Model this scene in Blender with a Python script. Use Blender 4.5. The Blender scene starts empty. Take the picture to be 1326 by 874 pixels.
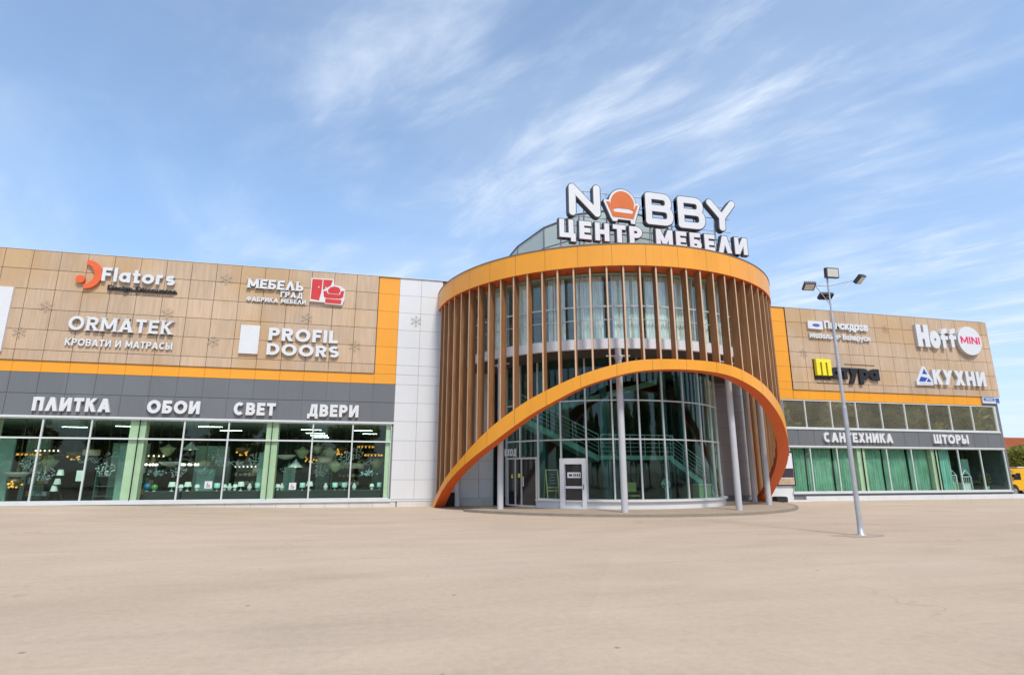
import bpy, bmesh, math, random
from mathutils import Vector
random.seed(7)
C = bpy.context.scene
COL = C.collection
R_ = math.radians
# ---------------------------------------------------------------- camera
cd = bpy.data.cameras.new('camera'); cam = bpy.data.objects.new('camera', cd); COL.objects.link(cam)
cam.location = (0, 0, 1.65)
cam.rotation_euler = (R_(90 + 13.248), 0, R_(-13.598))
cd.sensor_width = 36; cd.lens = 739.37 / 1326 * 36
cd.clip_start = .1; cd.clip_end = 6000
C.camera = cam
# ---------------------------------------------------------------- light
SUN_EL, SUN_AZ = 54, 12            # azimuth: degrees from straight behind the camera towards the right
w = bpy.data.worlds.new('World'); C.world = w; w.use_nodes = True
nt = w.node_tree; N = nt.nodes; L = nt.links; N.clear()
def nd(t, **k):
    n = N.new(t)
    for a, b in k.items(): setattr(n, a, b)
    return n
sky = nd('ShaderNodeTexSky', sky_type='NISHITA', sun_disc=False)
sky.sun_elevation = R_(SUN_EL); sky.sun_rotation = R_(180 - SUN_AZ)
sky.air_density = 1.0; sky.dust_density = .6; sky.ozone_density = 1.6
tc = nd('ShaderNodeTexCoord'); sep = nd('ShaderNodeSeparateXYZ'); L.new(tc.outputs['Generated'], sep.inputs[0])
def M(op, a, b=None, c=None):
    n = nd('ShaderNodeMath', operation=op)
    for i, v in enumerate((a, b, c)):
        if v is None: continue
        if isinstance(v, (int, float)): n.inputs[i].default_value = v
        else: L.new(v, n.inputs[i])
    return n.outputs[0]
zc = M('MAXIMUM', sep.outputs[2], 0.0); den = M('ADD', zc, .10)
px = M('DIVIDE', sep.outputs[0], den); py = M('DIVIDE', sep.outputs[1], den)
comb = nd('ShaderNodeCombineXYZ'); L.new(px, comb.inputs[0]); L.new(py, comb.inputs[1])
def cloud(rot, sc, loc, nscale, detail, rough, dist, lo, hi):
    m0 = nd('ShaderNodeMapping'); m0.inputs['Rotation'].default_value = (0, 0, R_(rot)); L.new(comb.outputs[0], m0.inputs[0])
    mp = nd('ShaderNodeMapping'); mp.inputs['Scale'].default_value = sc; mp.inputs['Location'].default_value = loc
    L.new(m0.outputs[0], mp.inputs[0])
    n = nd('ShaderNodeTexNoise'); n.inputs['Scale'].default_value = nscale; n.inputs['Detail'].default_value = detail
    n.inputs['Roughness'].default_value = rough; n.inputs['Distortion'].default_value = dist
    L.new(mp.outputs[0], n.inputs['Vector'])
    mr = nd('ShaderNodeMapRange', interpolation_type='SMOOTHSTEP'); mr.inputs[1].default_value = lo; mr.inputs[2].default_value = hi
    L.new(n.outputs[0], mr.inputs[0]); return mr.outputs[0]
wisp = cloud(58, (.8, 2.1, 1), (5.3, 2.9, 0), 2.6, 12, .62, .35, .39, .79)
mass = cloud(50, (.8, 1.3, 1), (4.6, 1.7, 0), 1.15, 5, .55, .8, .36, .62)
veil = cloud(50, (.8, 1.5, 1), (7.3, 2.2, 0), .5, 3, .5, .3, .35, .75)
right = nd('ShaderNodeMapRange'); right.inputs[1].default_value = -.45; right.inputs[2].default_value = .35
right.inputs[3].default_value = .35; right.inputs[4].default_value = 1.0; L.new(sep.outputs[0], right.inputs[0])
cl = M('MULTIPLY', M('ADD', M('MULTIPLY', M('MULTIPLY', wisp, mass), .55), M('MULTIPLY', M('MULTIPLY', wisp, veil), .35)), right.outputs[0])
cl = M('ADD', cl, M('MULTIPLY', M('ADD', veil, mass), .13))
low = nd('ShaderNodeMapRange'); low.inputs[1].default_value = .0; low.inputs[2].default_value = .45; low.inputs[3].default_value = .16; low.inputs[4].default_value = 0.05
L.new(zc, low.inputs[0])
cl = M('MINIMUM', M('ADD', cl, low.outputs[0]), .9)
tint = nd('ShaderNodeMix', data_type='RGBA', blend_type='MULTIPLY'); tint.inputs[0].default_value = 1
L.new(sky.outputs[0], tint.inputs[6]); tint.inputs[7].default_value = (2.55, 2.42, 2.4, 1)
hz = nd('ShaderNodeMapRange'); hz.inputs[1].default_value = 0; hz.inputs[2].default_value = .42; hz.inputs[3].default_value = .58; hz.inputs[4].default_value = 1.0; L.new(zc, hz.inputs[0])
hm = nd('ShaderNodeMix', data_type='RGBA', blend_type='MULTIPLY'); hm.inputs[0].default_value = 1; L.new(tint.outputs[2], hm.inputs[6])
hc = nd('ShaderNodeCombineXYZ'); L.new(M('MULTIPLY', hz.outputs[0], .90), hc.inputs[0]); L.new(hz.outputs[0], hc.inputs[1]); L.new(M('POWER', hz.outputs[0], .55), hc.inputs[2]); L.new(hc.outputs[0], hm.inputs[7])
mixc = nd('ShaderNodeMix', data_type='RGBA'); L.new(cl, mixc.inputs[0]); L.new(hm.outputs[2], mixc.inputs[6])
mixc.inputs[7].default_value = (8.2, 9.2, 10.6, 1)
bg = nd('ShaderNodeBackground'); bg.inputs[1].default_value = .085; L.new(mixc.outputs[2], bg.inputs[0])
out = nd('ShaderNodeOutputWorld'); L.new(bg.outputs[0], out.inputs[0])
sd = bpy.data.lights.new('sun', 'SUN'); sd.energy = 2.6; sd.angle = R_(9); sd.color = (1, .95, .87)
so = bpy.data.objects.new('sun', sd); COL.objects.link(so)
sv = Vector((math.sin(R_(SUN_AZ)) * math.cos(R_(SUN_EL)), -math.cos(R_(SUN_AZ)) * math.cos(R_(SUN_EL)), math.sin(R_(SUN_EL))))
so.rotation_euler = sv.to_track_quat('Z', 'Y').to_euler(); so.location = sv * 80
vs = C.view_settings; vs.view_transform = 'Standard'; vs.look = 'None'; vs.gamma = 1; vs.exposure = 0.3
try: vs.use_curve_mapping = False
except Exception: pass
C.render.engine = 'CYCLES'
C.cycles.transparent_max_bounces = 24; C.cycles.max_bounces = 8
C.cycles.use_denoising = True
# ---------------------------------------------------------------- materials
MATS = {}
class NT:
    def __init__(s, name):
        s.m = bpy.data.materials.new(name); s.m.use_nodes = True; s.t = s.m.node_tree; s.n = s.t.nodes; s.l = s.t.links
        s.b = s.n['Principled BSDF']; s.o = s.n['Material Output']; s.tc = None
    def new(s, t, **k):
        n = s.n.new(t)
        for a, b in k.items(): setattr(n, a, b)
        return n
    def coord(s, kind='Object', scale=None, rot=None):
        if not s.tc: s.tc = s.new('ShaderNodeTexCoord')
        o = s.tc.outputs[kind]
        if scale or rot:
            mp = s.new('ShaderNodeMapping')
            if scale: mp.inputs['Scale'].default_value = scale
            if rot: mp.inputs['Rotation'].default_value = rot
            s.l.new(o, mp.inputs[0]); o = mp.outputs[0]
        return o
    def noise(s, vec, scale, detail=4, rough=.55, dist=0):
        n = s.new('ShaderNodeTexNoise'); n.inputs['Scale'].default_value = scale; n.inputs['Detail'].default_value = detail
        n.inputs['Roughness'].default_value = rough; n.inputs['Distortion'].default_value = dist; s.l.new(vec, n.inputs['Vector']); return n.outputs[0]
    def rng(s, v, a, b, c, d, smooth=False):
        n = s.new('ShaderNodeMapRange'); 
        if smooth: n.interpolation_type = 'SMOOTHSTEP'
        for i, x in enumerate((a, b, c, d)): n.inputs[i + 1].default_value = x
        s.l.new(v, n.inputs[0]); return n.outputs[0]
    def mix(s, f, a, b, blend='MIX'):
        n = s.new('ShaderNodeMix', data_type='RGBA', blend_type=blend)
        for i, v in ((0, f), (6, a), (7, b)):
            if isinstance(v, (int, float)): n.inputs[i].default_value = v
            elif isinstance(v, tuple): n.inputs[i].default_value = v if len(v) == 4 else v + (1,)
            else: s.l.new(v, n.inputs[i])
        return n.outputs[2]
    def scalecol(s, col, f):
        n = s.new('ShaderNodeMix', data_type='RGBA', blend_type='MULTIPLY'); n.inputs[0].default_value = 1
        if isinstance(col, tuple): n.inputs[6].default_value = col + (1,)
        else: s.l.new(col, n.inputs[6])
        s.l.new(f, n.inputs[7]); return n.outputs[2]
    def base(s, c): s.l.new(c, s.b.inputs['Base Color'])
    def bump(s, h, st, dist=.02):
        n = s.new('ShaderNodeBump'); n.inputs['Strength'].default_value = st; n.inputs['Distance'].default_value = dist
        s.l.new(h, n.inputs['Height']); s.l.new(n.outputs[0], s.b.inputs['Normal'])
def mat(name, col, rough=.5, metal=0, var=.08, vscale=3., emit=None, es=0, spec=.5):
    k = NT(name)
    k.b.inputs['Roughness'].default_value = rough; k.b.inputs['Metallic'].default_value = metal; k.b.inputs['Specular IOR Level'].default_value = spec
    v = k.noise(k.coord(), vscale, 5)
    k.base(k.scalecol(col, k.rng(v, .25, .75, 1 - var, 1 + var)))
    k.l.new(k.rng(v, .3, .7, rough * .85, min(1, rough * 1.15)), k.b.inputs['Roughness'])
    if emit: k.b.inputs['Emission Color'].default_value = emit + (1,); k.b.inputs['Emission Strength'].default_value = es
    MATS[name] = k.m; return k.m
def panel_mat(name, col, ox, oz, pw, ph, var, streak, rough, dirt=.05, polar=False):
    """metal or laminate panels: each panel a slightly different tone, vertical grain, faint dirt"""
    k = NT(name); k.b.inputs['Roughness'].default_value = rough
    sp = k.new('ShaderNodeSeparateXYZ'); k.l.new(k.coord(), sp.inputs[0])
    def m(op, a, b):
        n = k.new('ShaderNodeMath', operation=op); k.l.new(a, n.inputs[0]); n.inputs[1].default_value = b; return n.outputs[0]
    ix = m('FLOOR', m('DIVIDE', m('SUBTRACT', sp.outputs[0], ox), pw), 0); iz = m('FLOOR', m('DIVIDE', m('SUBTRACT', sp.outputs[2], oz), ph), 0)
    cb = k.new('ShaderNodeCombineXYZ'); k.l.new(ix, cb.inputs[0]); k.l.new(iz, cb.inputs[1])
    wn = k.new('ShaderNodeTexWhiteNoise', noise_dimensions='3D'); k.l.new(cb.outputs[0], wn.inputs['Vector'])
    f1 = k.rng(wn.outputs['Value'], 0, 1, 1 - var, 1 + var)
    # grain shifted per panel so that it does not run through the joints
    add = k.new('ShaderNodeVectorMath', operation='MULTIPLY_ADD'); k.l.new(wn.outputs['Color'], add.inputs[0]); add.inputs[1].default_value = (37, 37, 37); k.l.new(k.coord(scale=(9, 9, .55)), add.inputs[2])
    g = k.noise(add.outputs[0], 1.0, 6, .62, .6)
    g2 = k.noise(k.coord(scale=(.35, .35, .22)), 1.0, 5, .6)
    c = k.scalecol(col, f1); c = k.scalecol(c, k.rng(g, .28, .72, 1 - streak, 1 + streak)); c = k.scalecol(c, k.rng(g2, .3, .7, 1 - dirt, 1 + dirt))
    if streak > .09:
        warm = k.noise(k.coord(scale=(.25, .25, .3)), 1.0, 3)
        c = k.mix(k.rng(warm, .46, .66, 0, .75, True), c, k.scalecol((col[0] * .98, col[1] * .86, col[2] * .62), f1))
    k.base(c); k.bump(g, .05, .01)
    MATS[name] = k.m; return k.m
panel_mat('tan_laminate', (.52, .37, .24), -16.885, 11.72, 1.12, .945, .075, .15, .55, .09)
panel_mat('orange_panel', (.83, .335, .018), -16.885, 11.72, 1.12, .945, .02, .02, .38)
panel_mat('white_panel', (.67, .667, .66), 1.02, 11.72, 1.13, .945, .015, .015, .4, .03)
panel_mat('grey_panel', (.15, .155, .16), -16.885, 6, 1.12, .95, .05, .03, .42)
panel_mat('shaded_panel', (.33, .295, .285), 1.02, 11.72, 1.13, .945, .02, .02, .5, .03)  # recess wall right of the hall: its shade is put into the colour
panel_mat('plinth_stone', (.62, .59, .55), 0, 0, 1.1, .5, .05, .04, .7, .1)
def orange_mat():
    k = NT('orange_paint'); k.b.inputs['Roughness'].default_value = .36
    sp = k.new('ShaderNodeSeparateXYZ'); k.l.new(k.coord(), sp.inputs[0])
    def m(op, a, b):
        n = k.new('ShaderNodeMath', operation=op)
        for i, v in enumerate((a, b)):
            if isinstance(v, (int, float)): n.inputs[i].default_value = v
            else: k.l.new(v, n.inputs[i])
        return n.outputs[0]
    ang = m('ARCTAN2', sp.outputs[0], m('MULTIPLY', m('ADD', sp.outputs[1], 4.38), -1))
    q = m('DIVIDE', ang, math.radians(9)); fr = m('ABSOLUTE', m('SUBTRACT', m('FRACT', q, 0), .5), 0)
    wn = k.new('ShaderNodeTexWhiteNoise', noise_dimensions='1D'); k.l.new(m('FLOOR', m('ADD', q, .5), 0), wn.inputs['W'])
    v = k.noise(k.coord(scale=(.8, .8, .5)), 1, 5); st = k.noise(k.coord(scale=(7, 7, .35)), 1, 5)
    c = k.scalecol((.83, .335, .018), k.rng(v, .3, .7, .95, 1.05)); c = k.scalecol(c, k.rng(st, .5, .75, 1, .93)); c = k.scalecol(c, k.rng(wn.outputs[0], 0, 1, .965, 1.03))
    c = k.mix(k.rng(fr, .4935, .496, 0, 1), c, (.22, .07, .01)); k.base(c)
    k.bump(v, .12, .05); MATS['orange_paint'] = k.m
orange_mat()
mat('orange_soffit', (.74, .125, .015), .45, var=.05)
mat('fin_edge_sunlit', (.60, .40, .245), .5, var=.12, vscale=2.5)  # outer fin edge, painted paler because it faces the sun
mat('kerb_stone', (.26, .215, .165), .9, var=.15)
mat('white_paint', (.70, .70, .71), .45, var=.04, vscale=1.2)
mat('sign_white', (.68, .675, .665), .35, var=.03)
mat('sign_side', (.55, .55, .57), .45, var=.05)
mat('sign_dark', (.045, .045, .05), .5)
mat('sign_black', (.018, .016, .016), .45)
mat('sign_red', (.58, .03, .022), .4)
mat('sign_orange', (.74, .12, .025), .4)
mat('sign_chair_orange', (.62, .135, .012), .4, var=.04)
mat('sign_yellow', (.85, .72, .03), .4)
mat('sign_magenta', (.75, .02, .12), .4)
mat('sign_blue', (.02, .07, .36), .4)
mat('plate_blue', (.05, .13, .40), .4)
mat('alu', (.60, .61, .60), .4, .35, var=.04)
mat('alu_pale', (.66, .68, .66), .45, .1, var=.04)
mat('steel_galv', (.48, .49, .51), .5, .45, var=.10, vscale=6)
mat('column_paint', (.50, .50, .51), .45, var=.05, vscale=2)
mat('joint_dark', (.05, .035, .025), .9)
mat('joint_grey', (.20, .20, .21), .9)
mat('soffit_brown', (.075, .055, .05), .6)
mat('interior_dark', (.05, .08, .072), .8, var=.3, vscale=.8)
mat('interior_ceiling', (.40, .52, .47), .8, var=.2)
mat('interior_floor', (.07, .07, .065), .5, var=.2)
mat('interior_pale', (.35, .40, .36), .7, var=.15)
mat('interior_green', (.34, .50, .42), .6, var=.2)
mat('pillar_green', (.74, .70, .52), .6, var=.05)
mat('teal_pillar', (.03, .13, .15), .5, var=.1)
mat('lantern_glazing', (.46, .53, .49), .18, var=.10, vscale=.5)
mat('wire', (.50, .42, .32), .6)
mat('roof_felt', (.12, .12, .12), .9)
mat('lamp_grey', (.16, .17, .18), .5, .2)
mat('lamp_lens', (.62, .58, .50), .3)
mat('gold', (.70, .42, .10), .35, .3)
mat('brass_dark', (.22, .13, .05), .4, .5)
mat('glass_bead', (.85, .90, .84), .15, var=.2, vscale=20)
mat('shade_white', (.85, .85, .80), .6)
mat('shade_teal', (.50, .78, .74), .5)
mat('shade_green', (.50, .56, .30), .5)
mat('shade_beige', (.68, .55, .42), .6)
mat('porcelain', (.82, .82, .78), .25)
mat('amber_bulb', (.9, .5, .1), .3, emit=(1, .45, .08), es=.8)
mat('white_bulb', (.9, .9, .85), .3, emit=(1, .93, .8), es=1.5)
mat('tube_light', (.9, .9, .9), .3, emit=(.85, 1, .95), es=14)
mat('ball_blue', (.03, .18, .35), .3)
mat('ball_green', (.12, .38, .10), .3)
mat('timber_pale', (.48, .32, .16), .6, var=.12, vscale=8)
mat('easel_wood', (.85, .60, .30), .6)
mat('chalk_black', (.03, .03, .032), .8)
mat('chalk', (.5, .5, .5), .9)
mat('cabinet_dark', (.028, .035, .035), .5)
mat('rubber', (.02, .02, .02), .8)
mat('van_yellow', (.82, .43, .015), .28, var=.03)
mat('van_glass', (.02, .022, .025), .08)
mat('chrome', (.6, .6, .6), .2, .9)
mat('headlight', (.75, .76, .75), .15)
mat('roof_orange', (.52, .16, .06), .7, var=.2, vscale=1.5)
mat('house_wall', (.55, .48, .38), .8, var=.1)
mat('concrete_flat', (.42, .42, .41), .8, var=.12, vscale=.5)
mat('bark', (.09, .065, .045), .9, var=.25, vscale=6)
mat('poster_white', (.74, .74, .76), .4)
mat('poster_dark', (.05, .035, .045), .4, var=.3, vscale=8)
mat('poster_warm', (.50, .34, .22), .4, var=.5, vscale=10)
mat('yellow_fabric', (.40, .34, .10), .8)
mat('red_print', (.5, .1, .06), .5)
def curtain_mat(name, col):
    k = NT(name); k.b.inputs['Roughness'].default_value = .85
    g = k.noise(k.coord(scale=(14, 14, .5)), 1, 5, .6); g2 = k.noise(k.coord(scale=(1, 1, 1)), 1.3, 3)
    c = k.scalecol(col, k.rng(g, .3, .7, .55, 1.25)); c = k.scalecol(c, k.rng(g2, .3, .7, .8, 1.15)); k.base(c); MATS[name] = k.m
curtain_mat('curtain_green', (.30, .50, .38)); curtain_mat('curtain_sheer', (.84, .86, .80)); curtain_mat('curtain_pale', (.35, .62, .55))
def fin_mat():
    k = NT('fin_wood'); k.b.inputs['Roughness'].default_value = .55
    oi = k.new('ShaderNodeObjectInfo'); mv = k.new('ShaderNodeVectorMath', operation='MULTIPLY_ADD'); k.l.new(oi.outputs['Random'], mv.inputs[0]); mv.inputs[1].default_value = (53, 31, 17)
    k.l.new(k.coord(scale=(16, 16, .8)), mv.inputs[2])
    g = k.noise(mv.outputs[0], 1, 7, .65, .8); big = k.noise(k.coord(scale=(1, 1, .35)), 1.4, 3)
    c = k.mix(k.rng(g, .3, .7, 0, 1), (.205, .088, .031), (.40, .19, .075))
    c = k.scalecol(c, k.rng(oi.outputs['Random'], 0, 1, .80, 1.14)); c = k.scalecol(c, k.rng(big, .3, .7, .88, 1.1)); k.base(c); k.bump(g, .08, .01); MATS['fin_wood'] = k.m
fin_mat()
def glass_mat(name, tintc, refl, ior=1.5, floor_=.0, warp=.0, haze=None, ff=0):
    k = NT(name); k.n.remove(k.b)
    tr = k.new('ShaderNodeBsdfTransparent'); tr.inputs[0].default_value = tintc + (1,)
    gl = k.new('ShaderNodeBsdfGlossy'); gl.inputs['Roughness'].default_value = .01; gl.inputs[0].default_value = refl + (1,)
    fr = k.new('ShaderNodeLayerWeight'); fr.inputs[0].default_value = .5
    pw = k.new('ShaderNodeMath', operation='POWER'); k.l.new(fr.outputs['Facing'], pw.inputs[0]); pw.inputs[1].default_value = 4.2
    ad = k.new('ShaderNodeMath', operation='MULTIPLY_ADD'); ad.use_clamp = True; k.l.new(pw.outputs[0], ad.inputs[0]); ad.inputs[1].default_value = .85; ad.inputs[2].default_value = .04 + floor_
    mx = k.new('ShaderNodeMixShader'); k.l.new(ad.outputs[0], mx.inputs[0]); k.l.new(tr.outputs[0], mx.inputs[1]); k.l.new(gl.outputs[0], mx.inputs[2])
    if warp:
        b = k.new('ShaderNodeBump'); b.inputs['Strength'].default_value = warp; b.inputs['Distance'].default_value = .02
        k.l.new(k.noise(k.coord(scale=(.7, .7, .7)), 1, 2), b.inputs['Height']); k.l.new(b.outputs[0], gl.inputs['Normal']); k.l.new(b.outputs[0], fr.inputs['Normal'])
    if haze:                                   # diffuse layer painted in to brighten the mirrored trees, as film
        df = k.new('ShaderNodeBsdfDiffuse'); k.l.new(k.scalecol(haze, k.rng(k.noise(k.coord(scale=(.8, .8, .8)), 1, 5, .6), .3, .7, .75, 1.2)), df.inputs[0])
        m2 = k.new('ShaderNodeMixShader'); m2.inputs[0].default_value = ff; k.l.new(mx.outputs[0], m2.inputs[1]); k.l.new(df.outputs[0], m2.inputs[2]); mx = m2
    k.l.new(mx.outputs[0], k.o.inputs[0]); MATS[name] = k.m
glass_mat('glass_green', (.86, .955, .91), (.85, .95, .9), 1.45, -.015, .15)
glass_mat('glass_rotunda', (.74, .90, .86), (.80, .95, .92), 1.5, -.012, .25)
glass_mat('glass_upper', (.94, .975, .955), (.88, .97, .92), 1.5, .035, .25)
glass_mat('glass_mirror', (.40, .40, .34), (1, .96, .80), 1.5, .74, .35, (.50, .46, .34), .19)
glass_mat('glass_lantern', (.62, .70, .66), (.85, .92, .88), 1.5, .22, .1)
def leaf_mat(name, a, b):
    k = NT(name); k.b.inputs['Roughness'].default_value = .6
    v = k.noise(k.coord(), .9, 4); v2 = k.noise(k.coord(), 7, 2)
    c = k.mix(k.rng(v, .35, .65, 0, 1), a, b); c = k.scalecol(c, k.rng(v2, .3, .7, .7, 1.3)); k.base(c)
    tl = k.new('ShaderNodeBsdfTranslucent'); k.l.new(k.scalecol(c, k.rng(v2, 0, 1, 2.0, 2.6)), tl.inputs[0]); mx = k.new('ShaderNodeMixShader'); mx.inputs[0].default_value = .55
    k.l.new(k.b.outputs[0], mx.inputs[1]); k.l.new(tl.outputs[0], mx.inputs[2]); k.l.new(mx.outputs[0], k.o.inputs[0]); MATS[name] = k.m
leaf_mat('leaf_green', (.12, .135, .045), (.18, .175, .06)); leaf_mat('leaf_olive', (.20, .185, .065), (.27, .24, .095)); leaf_mat('leaf_yellow', (.20, .18, .03), (.13, .15, .03))
def ground_mat():
    k = NT('sandy_asphalt'); k.b.inputs['Roughness'].default_value = .9; k.b.inputs['Specular IOR Level'].default_value = .2
    o = k.coord()
    big = k.noise(k.coord(scale=(.06, .11, 1)), 1, 5, .55, .4); mid = k.noise(k.coord(scale=(.35, .8, 1)), 1, 6, .6, .3)
    fine = k.noise(o, 9, 6, .7); grit = k.noise(o, 70, 3, .7)
    c = k.mix(k.rng(big, .35, .65, 0, 1), (.485, .372, .268), (.53, .415, .31))
    c = k.scalecol(c, k.rng(mid, .3, .7, .91, 1.06)); c = k.scalecol(c, k.rng(fine, .25, .75, .90, 1.08)); c = k.scalecol(c, k.rng(grit, .25, .75, .84, 1.13))
    # repaired patches and long worn tracks, each with a shape of its own
    vo = k.new('ShaderNodeTexVoronoi'); vo.inputs['Scale'].default_value = .16; k.l.new(k.coord(scale=(.7, 1.6, 1), rot=(0, 0, .2)), vo.inputs['Vector'])
    sepc = k.new('ShaderNodeSeparateColor'); k.l.new(vo.outputs['Color'], sepc.inputs[0])
    c = k.scalecol(c, k.rng(sepc.outputs[0], .80, .81, 1, .965)); 
    tr = k.noise(k.coord(scale=(.05, 1.3, 1), rot=(0, 0, .06)), 1, 4, .55, .3); c = k.scalecol(c, k.rng(tr, .54, .68, 1, .955, True))
    cr = k.new('ShaderNodeTexVoronoi', feature='DISTANCE_TO_EDGE'); cr.inputs['Scale'].default_value = .13
    wv = k.new('ShaderNodeVectorMath', operation='MULTIPLY_ADD'); wn = k.new('ShaderNodeTexNoise'); wn.inputs['Scale'].default_value = .9; wn.inputs['Detail'].default_value = 6; k.l.new(o, wn.inputs['Vector'])
    k.l.new(wn.outputs['Color'], wv.inputs[0]); wv.inputs[1].default_value = (2.2, 2.2, 0); k.l.new(o, wv.inputs[2]); k.l.new(wv.outputs[0], cr.inputs['Vector'])
    gate = k.noise(k.coord(scale=(.12, .12, 1)), 1, 2)
    crk = k.rng(cr.outputs['Distance'], 0, .005, .84, 1); 
    c = k.mix(k.rng(gate, .5, .58, 0, 1), c, k.scalecol(c, crk))
    sp = k.new('ShaderNodeTexVoronoi'); sp.inputs['Scale'].default_value = 1.1; k.l.new(o, sp.inputs['Vector'])
    c = k.scalecol(c, k.rng(sp.outputs['Distance'], .02, .045, .5, 1))
    k.base(c); k.bump(grit, .35, .01); MATS['sandy_asphalt'] = k.m
ground_mat()
def paving_mat():
    k = NT('paving'); k.b.inputs['Roughness'].default_value = .85
    v = k.noise(k.coord(), 1.2, 6, .6); g = k.noise(k.coord(), 40, 3)
    c = k.mix(k.rng(v, .3, .7, 0, 1), (.34, .26, .18), (.42, .33, .24)); k.base(k.scalecol(c, k.rng(g, .3, .7, .9, 1.08))); MATS['paving'] = k.m
paving_mat()
# ---------------------------------------------------------------- mesh helpers
class MB:
    def __init__(s): s.v = []; s.f = []; s.m = []; s.sm = []
    def add(s, vs, fs, mi=0, smooth=False):
        b = len(s.v); s.v += [tuple(v) for v in vs]
        for f in fs: s.f.append(tuple(i + b for i in f)); s.m.append(mi); s.sm.append(smooth)
        return s
    def box(s, x0, x1, y0, y1, z0, z1, mi=0):
        v = [(x0,y0,z0),(x1,y0,z0),(x1,y1,z0),(x0,y1,z0),(x0,y0,z1),(x1,y0,z1),(x1,y1,z1),(x0,y1,z1)]
        return s.add(v, [(3,2,1,0),(4,5,6,7),(0,1,5,4),(1,2,6,5),(2,3,7,6),(3,0,4,7)], mi)
    def cbox(s, c, sx, sy, sz, mi=0): return s.box(c[0]-sx/2, c[0]+sx/2, c[1]-sy/2, c[1]+sy/2, c[2]-sz/2, c[2]+sz/2, mi)
    def tube(s, p0, p1, r0, r1=None, n=10, mi=0, caps=True):
        p0 = Vector(p0); p1 = Vector(p1); r1 = r0 if r1 is None else r1
        d = (p1 - p0).normalized(); a = d.orthogonal().normalized(); b = d.cross(a)
        v = []
        for p, r in ((p0, r0), (p1, r1)):
            for i in range(n):
                t = 2 * math.pi * i / n; v.append(p + (a * math.cos(t) + b * math.sin(t)) * r)
        f = [(i, (i + 1) % n, n + (i + 1) % n, n + i) for i in range(n)]
        s.add(v, f, mi, True)
        if caps: s.add(v, [tuple(range(n - 1, -1, -1)), tuple(range(n, 2 * n))], mi)
        return s
    def lathe(s, c, prof, n=16, mi=0):
        v = []
        for r, z in prof:
            for i in range(n): t = 2 * math.pi * i / n; v.append((c[0] + r * math.cos(t), c[1] + r * math.sin(t), c[2] + z))
        f = []
        for j in range(len(prof) - 1):
            for i in range(n): f.append((j*n+i, j*n+(i+1)%n, (j+1)*n+(i+1)%n, (j+1)*n+i))
        s.add(v, f, mi, True); return s
    def ball(s, c, r, n=8, mi=0, sz=1):
        k = max(3, n // 2)
        return s.lathe(c, [(max(.001, r * math.sin(math.pi * i / k)), -r * sz * math.cos(math.pi * i / k)) for i in range(k + 1)], n, mi)
    def prism(s, poly, y0, y1, mi=0, ms=None, back=True):
        """polygon in x,z (counter-clockwise seen from -y), front at y0, back at y1"""
        n = len(poly); v = [(x, y0, z) for x, z in poly] + [(x, y1, z) for x, z in poly]
        s.add(v, [tuple(range(n))], mi)
        s.add(v, [((i+1)%n, i, n+i, n+(i+1)%n) for i in range(n)], mi if ms is None else ms)
        if back: s.add(v, [tuple(range(2*n-1, n-1, -1))], mi if ms is None else ms)
        return s
    def build(s, name, mats, parent=None, bevel=0):
        me = bpy.data.meshes.new(name); me.from_pydata(s.v, [], s.f)
        if isinstance(mats, str): mats = [mats]
        for m in mats: me.materials.append(MATS[m])
        me.polygons.foreach_set('material_index', s.m); me.polygons.foreach_set('use_smooth', s.sm); me.update()
        o = bpy.data.objects.new(name, me); COL.objects.link(o)
        if parent:
            o.parent = parent
            if not isinstance(parent, str): 
                p = parent; off = Vector((0,0,0))
                while p: off += p.location; p = p.parent
                me.transform(__import__('mathutils').Matrix.Translation(-off))
        if bevel:
            b = o.modifiers.new('bevel', 'BEVEL'); b.width = bevel; b.segments = 2; b.limit_method = 'ANGLE'
        return o
def empty(name, loc=(0,0,0)):
    o = bpy.data.objects.new(name, None); COL.objects.link(o); o.location = loc; o.empty_display_size = .2; return o
def tag(o, label=None, cat=None, group=None, kind=None):
    if label: o['label'] = label
    if cat: o['category'] = cat
    if group: o['group'] = group
    if kind: o['kind'] = kind
    return o
def copy_tree(o, parent=None):
    c = o.copy(); COL.objects.link(c)
    if parent: c.parent = parent
    for ch in list(o.children): copy_tree(ch, c)
    return c
D = 29.62; CX, CY = 12.2, 29.62
def P(r, a, z): t = R_(a); return (CX + r * math.sin(t), CY - r * math.cos(t), z)
def arcbox(mb, r0, r1, z0, z1, a0, a1, n, mi=0, mib=None, mit=None, ends=True):
    """ring sector; r0 inner, r1 outer. mib: bottom, mit: top material"""
    g = lambda z, a: z(a) if callable(z) else z
    v = []
    for i in range(n + 1):
        a = a0 + (a1 - a0) * i / n
        v += [P(r1, a, g(z0, a)), P(r1, a, g(z1, a)), P(r0, a, g(z1, a)), P(r0, a, g(z0, a))]
    fo = [(4*i, 4*i+4, 4*i+5, 4*i+1) for i in range(n)]; ft = [(4*i+1, 4*i+5, 4*i+6, 4*i+2) for i in range(n)]
    fi = [(4*i+2, 4*i+6, 4*i+7, 4*i+3) for i in range(n)]; fb = [(4*i+3, 4*i+7, 4*i+4, 4*i) for i in range(n)]
    mb.add(v, fo, mi, True); mb.add(v, fi, mi if mib is None else mib, True)
    mb.add(v, ft, mi if mit is None else mit); mb.add(v, fb, mi if mib is None else mib)
    if ends: mb.add(v, [(0, 1, 2, 3), (4*n+3, 4*n+2, 4*n+1, 4*n)], mi)
    return mb
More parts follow.
